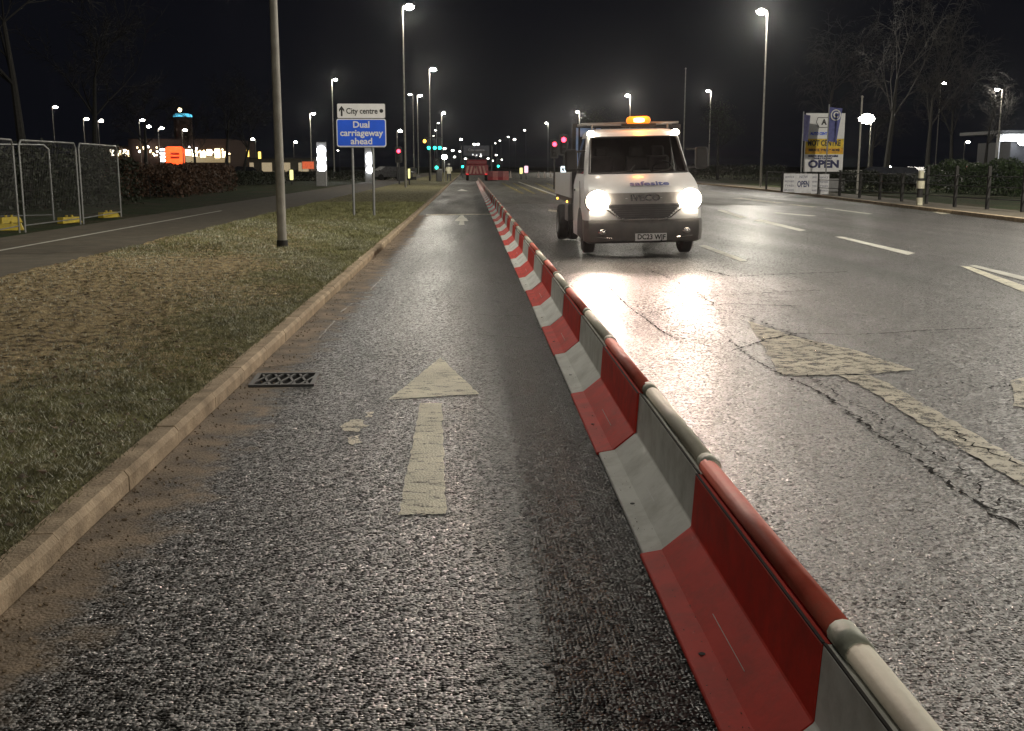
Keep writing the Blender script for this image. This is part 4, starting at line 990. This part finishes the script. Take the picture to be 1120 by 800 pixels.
# ---------------------------------------------------------------- retail park on the left
M['cyan'] = lit('cyan_strip', (.10, .55, .8), 1.0); M['orange_sign'] = lit('orange_sign', (1.0, .10, .02), 1.6); M['orange_letters'] = lit('orange_letters', (.45, .02, .01), .6)
BY = 165
def bx_(x0, x1, y0, y1, Y, depth): a = D(x0, y0, Y); b = D(x1, y1, Y); return ((a.x + b.x) / 2, depth / 2, (a.z + b.z) / 2), (abs(b.x - a.x), depth, abs(a.z - b.z))
t = empty('shop_building', (0, BY, 0), 0, 'dark brick shop with lit warm frontage and round tower topped in cyan', 'building')
t_shop = t; c, d = bx_(140, 252, 152, 200, BY, 20); wl = MB().box((c[0], 10, c[2]), (d[0], 20, d[2])).build('wall', M['brick'], t)
a = D(192, 127, BY); MB().tube((a.x, 4, 0), (a.x, 4, a.z), 1.35, 1.35, 20).build('tower', M['brick'], t)
cr = MB().lathe([(1.3, a.z - .05), (1.42, a.z + .05), (1.35, a.z + .35), (.9, a.z + .5)], (a.x, 4, 0), 'Z', 24).build('tower_ring', M['cyan'], t)
MB().ball((a.x, 2.6, a.z + 1.0), (.3, .2, .34), 10).build('roof_lamp', M['warm_light'], t)
for i, x in enumerate((206, 213, 222, 229, 238, 246)):
    p = D(x, 167 + (i % 3), BY); f = MB().box((p.x, -.1, p.z), (.75, .1, .85 if i != 4 else 1.3)).build('window', M['warm_light'], t)
    MB().box((p.x, -.17, p.z), (.06, .04, .85)).build('glazing_bar', M['dark'], f)
c, d = bx_(203, 252, 171, 178, BY, .1); MB().box((c[0], -.05, c[2]), (d[0], .1, d[2])).build('shopfront', P('shopfront', (.25, .2, .12), .4, emit=(1, .75, .4), es=.18), t)
c, d = bx_(0 + 112, 139, 163, 172, BY, .1)
t = empty('restaurant', (0, BY + 4, 0), 0, 'low building with a row of lit windows behind the farthest fence panel', 'building')
a, b = D(112, 160, BY + 4), D(146, 200, BY + 4); MB().box(((a.x + b.x) / 2, 6, a.z / 2), (b.x - a.x, 12, a.z)).build('wall', M['brick'], t)
for i, x in enumerate((123, 130, 136, 142)):
    p = D(x, 167 + (i % 2), BY + 4); MB().box((p.x, -.06, p.z), (.62, .1, .9)).build('window', M['warm_light'] if i % 2 else lit('window_glow', (1, .9, .7), 3), t)
for i in range(26):
    p = D(random.choice((random.uniform(148, 172), random.uniform(203, 256))), random.uniform(160, 170), BY - 1.5)
    MB().ball((p.x, -.6, p.z), (.13, .08, .13), 8).build('wall_lamp', M['warm_light'] if i % 3 else M['white_light'], t_shop)
t, b_, q = lit_sign(191.5, 170.5, BY - 8, 2.7, 2.5, M['orange_sign'], 'glowing orange red square sign in front of the shop', 'sign', 'shop_sign')
for k in (-1, 1): MB().box((0, -.1, q.z + .25 * k), (1.2, .01, .3)).build('lettering', M['orange_letters'], b_)
for k in range(4):
    p = D(179, 164 + k * 4, BY - 7); o = MB().box((0, 0, 0), (.9, .1, .25)).build('menu_strip', M['white_light'], b_, None); o.location = (p.x - q.x, .9, p.z)
for i, (x, y) in enumerate(((271, 168), (284, 170))):
    q = D(x, y, 150); t = empty('lit_marker', (q.x, 150, 0), 0, ['amber lit post sign left of the nearest column', 'amber lit post sign closest to the nearest column'][i], 'sign')
    MB().tube((0, 0, 0), (0, 0, q.z), .05, .05, 6).build('post', M['dark'], t); MB().box((0, -.06, q.z), (.35, .06, .9), bev=.02).build('face', M['amber_light'] if False else lit('yellow_face', (1, .65, .12), 2.2), t)

# low building right of the birches, dim
t = empty('retail_unit', (0, 180, 0), 0, 'long low pale retail unit between the birches and the glowing totem', 'building')
a, b = D(255, 174, 180), D(345, 200, 180); wl = MB().box(((a.x + b.x) / 2, 8, a.z / 2), (b.x - a.x, 16, a.z)).build('wall', P('unit_wall', (.10, .09, .07), .7), t)
MB().box(((a.x + b.x) / 2, 8, a.z + .1), (b.x - a.x + .6, 16.6, .2)).build('roof', M['dark'], t)
for x in (262, 272, 292, 312, 332): p = D(x, 182, 180); MB().box((p.x, -.06, 1.4), (1.6, .08, 1.4)).build('window', P('dim_window', (.3, .25, .16), .3, emit=(1, .8, .5), es=.25), t)

# parked cars
def car(x, y, rz, col, label, group, lights=False):
    t = empty('parked_car', (x, y, .085), rz, label, 'car', group)
    side = [(-2.1, .35), (-2.15, .7), (-1.9, .92), (-1.2, .98), (-.75, 1.38), (.7, 1.42), (1.45, .98), (2.0, .9), (2.12, .6), (2.1, .35)]
    mb = MB(); w = .86; m_ = len(side); v = []
    for s, k in ((-1, 1.0), (1, 1.0)):
        for a, h in side: v.append((s * w * (1 if h < 1.0 else .82), a, h))
    mb.add(v, [tuple(range(m_)), tuple(range(m_, 2 * m_))] + [(i, (i + 1) % m_, m_ + (i + 1) % m_, m_ + i) for i in range(m_)]); mb.build('body', col, t)
    for (a, b) in ((3, 4), (5, 6)):
        p, q = side[a], side[b]; o_ = .02 * (1 if a == 5 else -1)
        mb = MB(); wa = .74; mb.add([(-wa * 1.08, p[0] * .97 + q[0] * .03 + o_, p[1] + .03), (wa * 1.08, p[0] * .97 + q[0] * .03 + o_, p[1] + .03), (wa * .93, q[0] + o_, q[1] + .01), (-wa * .93, q[0] + o_, q[1] + .01)], [(0, 1, 2, 3)]); mb.build('windscreen', M['carglass'], t)
    for s in (-1, 1):
        mb = MB(); mb.add([(s * .835, -1.05, 1.02), (s * .835, 1.25, 1.02), (s * .725, .66, 1.36), (s * .725, -.70, 1.33)], [(0, 1, 2, 3)]); mb.build('side_window', M['carglass'], t)
        for yy in (-1.3, 1.3): MB().lathe([(0, -.1), (.2, -.1), (.31, -.08), (.32, 0), (.31, .08), (.2, .1), (0, .1)], (s * .8, yy, .32), 'X', 16).build('wheel', M['tyre'], t)
        MB().ball((s * .62, -2.12, .68), (.15, .05, .09), 8).build('headlight', M['head'] if lights else M['chrome'], t)
    return t
M['carglass'] = P('car_glass', (.015, .016, .018), .08, spec=.8)
M['car_dark'] = P('car_dark_paint', (.03, .032, .04), .25, coat=.8); M['car_grey'] = P('car_grey_paint', (.2, .2, .21), .3, .3, coat=.6); M['car_white'] = P('car_white_paint', (.6, .6, .6), .3, coat=.6)
for i, (x, Y, rz, m_, l, li) in enumerate([(216, 140, .3, 'car_dark', 'dark car with headlights on below the orange sign', True), (243, 138, 1.3, 'car_dark', 'dark car right of the birch trunks base', False), (228, 136, .5, 'car_grey', 'grey car with lit headlights between two dark cars', True), (268, 136, 1.5, 'car_dark', 'dark car in front of the amber post signs', False), (458, 0, 0, '', '', 0)]):
    if m_: p = D(x, 185, Y); car(p.x, Y, rz, M[m_], l, 'cars parked at the shops', li)
for x, Y, m_, l in [(432, 118, 'car_grey', 'grey car beyond the verge left of the tall left lamp'), (424, 125, 'car_white', 'white van-like car behind the right sign post')]:
    p = D(x, 190, Y); car(p.x, Y, 1.4, M[m_], l, 'cars on the side road')
for x, Y, rz, m_, l in [(963, 72, 1.2, 'car_dark', 'dark parked car behind the hedge nearest the bright lamp'), (985, 74, 1.35, 'car_dark', 'dark parked car behind the hedge, right of the first'), (1008, 78, .6, 'car_grey', 'grey parked car directly behind the striped bollard'), (1026, 82, .9, 'car_white', 'pale parked car farthest right behind the hedge')]:
    p = D(x, 190, Y); car(p.x, Y, rz, M[m_], l, 'cars parked behind the right hedge')

# ---------------------------------------------------------------- hedges, bushes, trees
def foliage(name, n, fpos, size, mat, parent=None, loc=None):
    V = np.zeros((n, 4, 3))
    for i in range(n):
        p = np.array(fpos()); a = np.random.randn(3); a /= np.linalg.norm(a); b_ = np.random.randn(3); b_ -= a * a.dot(b_); b_ /= np.linalg.norm(b_)
        s = size * random.uniform(.5, 1.3); V[i] = [p - a * s, p + b_ * s * .5, p + a * s, p - b_ * s * .5]
    me = bpy.data.meshes.new(name); me.vertices.add(4 * n); me.vertices.foreach_set('co', V.ravel()); me.loops.add(4 * n); me.loops.foreach_set('vertex_index', np.arange(4 * n))
    me.polygons.add(n); me.polygons.foreach_set('loop_start', np.arange(0, 4 * n, 4)); me.polygons.foreach_set('loop_total', np.full(n, 4)); me.update(calc_edges=True); me.materials.append(mat)
    o = bpy.data.objects.new(name, me); COL.objects.link(o)
    if parent is not None: o.parent = parent
    if loc is not None: o.location = loc
    return o
def hedge(a, b, h, w, label, mat='hedge_leaf', n=7000, size=.06):
    a = Vector(a); b = Vector(b); L_ = (b - a).length; ang = math.atan2(b.y - a.y, b.x - a.x)
    ph = random.uniform(0, 9)
    t = empty('hedge', (a.x, a.y, .08), ang, label, 'hedge')
    def fp():
        x = random.uniform(0, L_); hh = h * (.86 + .1 * math.sin(x * 1.3 + ph) + .08 * math.sin(x * 3.7)); k = random.random()
        z = hh * (1 - k * k * .98); y = (w / 2) * random.choice((-1, 1)) * (1 - random.random() ** 2 * .9)
        return x, y * (1 - .3 * (z / h) ** 3), z + random.gauss(0, .04)
    foliage('foliage', n, fp, size, M[mat], t)
    mb = MB(); k = .3
    while k < L_ and k < 12: MB().tube((k, 0, 0), (k + .1, .05, h * .7), .03, .01, 5).build('stem', M['twig'], t); k += 1.2
q0, q1 = D(150, 200, 60), D(245, 200, 66)
hedge((D(150, 0, 52).x, 52, 0), (D(228, 0, 68).x, 68, 0), 1.55, 2.6, 'reddish brown bushy hedge in front of the shops', 'brown_leaf', 9000, .09)
hedge((D(222, 0, 84).x, 84, 0), (D(300, 0, 92).x, 92, 0), 1.1, 1.2, 'low dark clipped hedge left of the nearest lamp column', 'hedge_leaf', 6000, .07)
hedge((D(312, 0, 110).x, 110, 0), (D(430, 0, 125).x, 125, 0), 1.0, 1.5, 'low dim hedge behind the two sign posts', 'hedge_leaf', 6000, .09)
hedge((-16, 22, 0), (-13.6, 44, 0), 2.2, 1.8, 'dark tall hedge close behind the mesh fence panels', 'hedge_leaf', 12000, .07)
hedge((D(905, 0, 66).x, 66, 0), (D(1010, 0, 60).x, 60, 0), 1.2, 1.4, 'dark hedge between the footway and the parked cars', 'hedge_leaf', 9000, .06)
hedge((D(1035, 0, 62).x, 62, 0), (D(1150, 0, 52).x, 52, 0), 1.75, 1.6, 'tall right hedge whose top catches green light', 'leaf', 14000, .07)
hedge((D(700, 0, 150).x, 150, 0), (D(860, 0, 110).x, 110, 0), 1.6, 2, 'long dark hedge beyond the truck on the right', 'hedge_leaf', 8000, .1)

def tree(x, y, h, label, seed, spread=.5, weep=.0, levels=5, tr=.16, group=None, twigmat='twig', name='bare_tree', leaves=0, lean=0):
    rnd = random.Random(seed); t = empty(name, (x, y, .06), rnd.uniform(0, 6), label, 'tree', group)
    tk = MB(); cr = MB(); tips = []
    def grow(p, d, L_, r, lv):
        n = 3; q = Vector(p); r = max(r, .011 if lv > 2 else .02)
        for i in range(n):
            w_ = .03 if lv == 0 else .10
            d2 = (d + Vector((rnd.gauss(0, w_), rnd.gauss(0, w_), (.06 if lv < 3 else -weep * .25)))).normalized(); e = q + d2 * L_ / n
            (tk if lv == 0 else cr).tube(q, e, r * (1 - .22 * i), r * (1 - .22 * (i + 1)), 8 if lv == 0 else (5 if lv < 3 else 3), caps=False)
            if lv < levels and (i > 0 or lv > 0):
                for _ in range(2 if lv else 3):
                    az = rnd.uniform(0, 6.28); el = rnd.uniform(.35, .95) * (1 if spread > .4 else .7)
                    s = d2.orthogonal().normalized(); s = Matrix.Rotation(az, 3, d2) @ s
                    grow(e, (d2 * math.cos(el) + s * math.sin(el)).normalized(), L_ * rnd.uniform(.42, .66), r * (1 - .22 * (i + 1)) * .5, lv + 1)
            q = e; d = d2
        tips.append(q)
    grow(Vector((0, 0, 0)), Vector((lean, 0, 1)).normalized(), h * .55, tr, 0)
    tk.build('trunk', M['bark'], t); cr.build('crown', M[twigmat], t)
    if leaves:
        foliage('leaves', leaves, lambda: [c + rnd.gauss(0, .25) for c in rnd.choice(tips)], .07, M['leaf'], t)
    return t
trees = [(247, 100, 10, 'birch tree right of the shop lights, taller of two'), (264, 104, 8.5, 'birch tree leaning beside the nearest column'), (214, 108, 7, 'small birch in front of the lit shop windows'),
         (30, 42, 12, 'tall dark tree behind the mesh fence at the left edge'), (105, 60, 11, 'dark bare tree between the fence and the shops'), (160, 80, 8, 'bare tree in front of the low lit restaurant'),
         (968, 74, 13, 'tall weeping tree right of the bright lamp'), (1014, 84, 12, 'bare tree above the parked cars'), (1040, 92, 11, 'thin bare tree right of the parked cars'), (1076, 96, 9, 'small bare tree left of the car park lamp'),
         (785, 120, 9, 'bare tree just right of the truck beyond the junction'), (900, 95, 14, 'big bare tree rising behind the roadside board'), (952, 96, 8, 'twiggy weeping tree round the bright lamp'), (655, 140, 9, 'leafy dim tree behind the truck roof')]
for i, (px, Y, h, l) in enumerate(trees):
    p = D(px, 190, Y); tree(p.x, Y, h, l, 11 + i * 3, weep=.9 if i in (6, 11, 12) else .15, levels=4, tr=.12 + h * .008, lean=.25 if i == 1 else 0, group='bare trees on both sides of the road', leaves=1500 if i == 13 or i == 10 else 0)

# ---------------------------------------------------------------- roadside board, flags and banners on the right
BYR = 66; t = empty('roadside_board', (0, BYR, .09), 0, 'tall white and yellow garage advertising board reading OPEN', 'advertising board')
u = BYR / F
def RP(px, py): p = D(px, py, BYR); return p.x, p.z - .09
x0, z0 = RP(882, 124); x1, z1 = RP(921, 188)
xc = (x0 + x1) / 2
pn = MB().box((xc, 0, (z0 + z1) / 2), (x1 - x0, .10, z0 - z1)).build('panel', M['signwhite'], t)
for s in (x0 + .15, x1 - .15): MB().box((s, .1, z0 / 2), (.1, .1, z0)).build('post', M['grey'], t)
a, b = RP(882, 152), RP(921, 169); MB().box((xc, -.054, (a[1] + b[1]) / 2), (x1 - x0 - .02, .006, a[1] - b[1])).build('yellow_band', P('board_yellow', (.72, .5, .03), .5), pn)
a, b = RP(882, 162), RP(921, 168); MB().box((xc, -.059, (a[1] + b[1]) / 2), (x1 - x0 - .06, .004, a[1] - b[1])).build('orange_band', P('board_orange', (.70, .36, .02), .5), pn)
M['ink'] = P('ink_blue', (.02, .025, .10), .5)
def bt(s, px, py, hpx, wpx, mat='ink', bold=.01): x, z = RP(px, py); return text(s, hpx * u * 1.35, M[mat], pn, (x, -.064, z), width=wpx * u, bold=bold)
bt('OPEN', 900.5, 180, 8, 34, bold=.03); bt('MOT CENTRE', 901, 157, 6, 36, 'black', .015); bt('SERVICE, TYRES & MORE', 901, 164.5, 2.4, 34, 'black'); bt('SERVICING & REPAIRS', 900, 171, 2, 33)
bt('WHILE YOU WAIT', 900, 173.6, 1.8, 20); bt('A', 901, 134, 6, 6, 'black', .02); bt('AUTO CENTRE', 897, 146.5, 3, 22, 'blue', .01)
x, z = RP(901, 134); mb = MB(); R_ = [(-.35, .3), (.35, .3), (.42, 0), (.25, -.33), (-.25, -.33), (-.42, 0), (-.35, .3)]
mb.path([(x + a * 1.1, -.06, z + b * .9) for a, b in R_], .018, 6); mb.build('emblem', M['dark'], pn)
# flags
def flag(px, ptop, pbot, dx, hpx, Y, label, mat, emblem):
    p = D(px, ptop, Y); b = D(px, pbot, Y); t = empty('flag_pole', (p.x, Y, .09), 0, label, 'flag', 'flags at the garage board')
    MB().tube((0, 0, 0), (0, 0, p.z), .045, .035, 8).build('pole', M['steel'], t)
    u_ = Y / F; W_ = dx * u_; H_ = hpx * u_; mb = MB(); nx, nz = 8, 12; v = []
    for th in (0, .006):
        for j in range(nz + 1):
            for i in range(nx + 1):
                s = i / nx; r = j / nz
                v.append((W_ * s * (1 - .25 * r * (1 if emblem else .2)), .10 * math.sin(s * 5 + r * 3) * s + th, p.z - .15 - H_ * r - .15 * s * H_ * .3))
    f = []; o_ = (nx + 1) * (nz + 1)
    for j in range(nz):
        for i in range(nx):
            q = (j * (nx + 1) + i, j * (nx + 1) + i + 1, (j + 1) * (nx + 1) + i + 1, (j + 1) * (nx + 1) + i); f += [q, tuple(o_ + k for k in reversed(q))]
    mb.add(v, f, 0, True); fl = mb.build('flag_cloth', mat, t)
    if emblem: MB().path([(W_ * .5 + .26 * math.cos(a), -.10, p.z - .6 + .28 * math.sin(a)) for a in [k * PI / 8 for k in range(17)]], .035, 6).build('emblem', M['signwhite'], fl); text('C', .42, M['signwhite'], fl, (W_ * .5, -.11, p.z - .6), bold=.015)
M['flag_blue'] = P('flag_blue', (.10, .11, .30), .7)
flag(907, 116, 195, 14, 36, 62, 'blue flag with round white emblem hanging over the right of the board', M['flag_blue'], True)
flag(879, 124, 195, 7, 28, 64, 'dark blue flag on the left edge of the board', P('flag_navy', (.07, .07, .16), .7), False)
# low banners tied to the fence
FYR = 56.5
for i, (xa, xb) in enumerate(((857.5, 869), (870, 887), (888, 893.5), (896, 906))):
    a = D(xa, 190 + i * .2, FYR); b = D(xb, 210.5 + i * .7, FYR)
    t = empty('banner', ((a.x + b.x) / 2, FYR, 0), 0, ['leftmost small white banner on the fence', 'wider white banner reading OPEN on the fence', 'narrow white banner right of the OPEN banner', 'rightmost small white banner on the fence'][i], 'banner', 'white banners tied to the roadside fence')
    w_ = b.x - a.x; sh = MB().box((0, 0, (a.z + b.z) / 2), (w_, .02, a.z - b.z)).build('sheet', P('banner_white', (.62, .62, .64), .6, var=.15), t)
    if i == 1: text('OPEN', .42, M['ink'], sh, (0, -.014, (a.z + b.z) / 2 - .05), width=w_ * .72, bold=.015); text('NOW', .2, M['ink'], sh, (0, -.014, a.z - .17), width=w_ * .5)
    else:
        for k, s in enumerate(('SERVICE', 'REPAIRS', 'TYRES', 'BRAKES')): text(s, .13, M['ink'], sh, (0, -.014, a.z - .18 - k * .22), width=w_ * .8)
for i, (xa, xb, yy) in enumerate(((925, 931, 190), (932, 938, 190), (939, 944, 190.5))):
    a = D(xa, 186.5, 68); b = D(xb, 194, 68); o = MB().box((0, 0, 0), (b.x - a.x, .03, a.z - b.z)).build('banner', P('banner_pale', (.5, .5, .48), .6), None, ((a.x + b.x) / 2, 68, (a.z + b.z) / 2 )); tag(o, ['first', 'second', 'third'][i] + ' pale placard right of the garage board', 'banner', 'pale placards behind the fence')
o = MB().box((0, 0, 0), (1.0, .5, .75), bev=.02).build('planter', M['grey'], None, (D(914, 190, 64).x, 64, .46)); tag(o, 'grey box at the foot of the garage board', 'planter')

# fence of posts and rails along the right footway
fp = [G(x, y, .1) for x, y in ((1160, 236), (1118, 232), (1079.4, 229), (1044, 226.5), (1013, 223), (986, 220.5), (962, 218.5), (940, 216.5), (918, 214.5), (893.5, 213), (871, 211.5), (855, 210), (838, 207.5))]
t = empty('post_fence', (0, 0, .1), 0, 'dark low fence of posts and rails along the right footway', 'fence')
for i, p in enumerate(fp):
    hh = 1.45 if i < 5 else 1.15
    MB().box((p.x, p.y, hh / 2), (.11, .11, hh), bev=.015).build('post', M['timber'], t)
for a, b in zip(fp, fp[1:]):
    mb = MB()
    for z_ in (.35, .75, 1.1): mb.tube((a.x, a.y, z_), (b.x, b.y, z_), .018, .018, 5)
    mb.build('rail', M['timber'], t)
# striped bollard
q = G(1003, 224.5, .1); t = empty('marker_post', (q.x, q.y - .2, .1), 0, 'black bollard with pale reflective bands beside the right fence', 'bollard')
MB().tube((0, 0, 0), (0, 0, 1.25), .11, .10, 16).build('shaft', M['timber'], t)
M['band'] = P('reflective_band', (.42, .40, .30), .4, emit=(.8, .75, .5), es=.0)
for z0_, z1_, r_ in ((.0, .28, .118), (.62, .9, .15), (1.0, 1.28, .105)): MB().tube((0, 0, z0_), (0, 0, z1_), r_, r_, 16).build('band', M['band'], t)
# kerb strip behind the fence, lamplight put into its pale greenish colour
a_, b_ = G(1003, 213, .1), G(1140, 217.5, .1)
strip('path_edge', [(a_.x, a_.y + .5), (b_.x, b_.y + .5)], [(a_.x, a_.y), (b_.x, b_.y)], .12, P('lit_edging', (.35, .36, .24), .8))
# red lit marker
lit_sign(1055, 182.5, 80, .45, .45, lit('red_face', (1, .3, .25), .9), 'small reddish lit round sign above the right hedge')
# canopy building
CYR = 120; a = D(1094, 143, CYR); b = D(1150, 160, CYR)
t = empty('forecourt_canopy', (0, CYR, 0), 0, 'white lit canopy building cut by the right edge of the picture', 'building')
MB().box(((a.x + b.x) / 2, 5, a.z - .15), (b.x - a.x, 10, .35)).build('roof', M['dark'], t)
fc = MB().box(((a.x + b.x) / 2, 0, a.z - .75), (b.x - a.x, .2, .8)).build('fascia', P('fascia_white', (.6, .6, .58), .5), t)
for k in range(10): MB().box((a.x + .3 + k * .5, -.12, a.z - .3), (.25, .05, .12)).build('rib', M['dark'], fc)
MB().box(((a.x + b.x) / 2 + .8, 5, (a.z - 1.2) / 2), (b.x - a.x - 2, 8, a.z - 1.2)).build('wall', M['clad'], t)
MB().box((a.x + .35, 1, a.z / 2), (.3, .3, a.z)).build('column', M['grey'], t)
p = D(1116, 156, CYR); MB().ball((p.x, -.6, p.z), (.6, .1, .35), 10).build('flood_lamp', M['white_light'], t)
ld = bpy.data.lights.new('canopy_light', 'POINT'); ld.energy = 700; ld.color = (.9, .95, 1); ld.shadow_soft_size = .3
lo = bpy.data.objects.new('canopy_light', ld); COL.objects.link(lo); lo.parent = t; lo.location = (p.x - 1.2, -2.5, p.z)
# lamp behind the right hedge lights its top
lamp_column(0, 0, 6, -1, 'car park lamp hidden behind the right hedge', 'street lamps along the road', power=1100, pos=(D(1180, 0, 62).x, 62, 6), ls=.7)

# ---------------------------------------------------------------- night haze
hz = MB(); hz.box((0, 1500, 9.5), (3300, 3300, 21.2)); ho = hz.build('haze', [], None); ho['kind'] = 'stuff'
hm = bpy.data.materials.new('haze_air'); hm.use_nodes = True; hn_ = hm.node_tree; hn_.nodes.remove(hn_.nodes['Principled BSDF'])
hv = hn_.nodes.new('ShaderNodeVolumePrincipled'); hv.inputs['Color'].default_value = (.9, .92, .95, 1); hv.inputs['Density'].default_value = HAZE; hv.inputs['Anisotropy'].default_value = .93
hn_.links.new(hv.outputs[0], hn_.nodes['Material Output'].inputs['Volume']); ho.data.materials.append(hm)
ho['label'] = 'thin damp night haze over the whole road'

rs = random.Random(5)
mb = MB()
for i in range(110):
    y = 2.3 + 9 * rs.random() ** 1.6; u_ = rs.random(); x = BX - .25 + .17 * u_; z_ = .014 + .016 + (.012 * u_) + (max(0, u_ - .45) * .05)
    x = BX - .252 + .070 * u_; z_ = .012 + .0155 + .014 * u_ 
    r_ = rs.uniform(.0008, .0022); mb.box((x, y, z_), (r_ * 2, r_ * 2, r_), 0, (rs.random(), rs.random(), rs.random()))
tag(mb.build('barrier_grit', M['soilbit']), 'fine dark grit lying on the foot of the lane barrier', 'grit', kind='stuff')
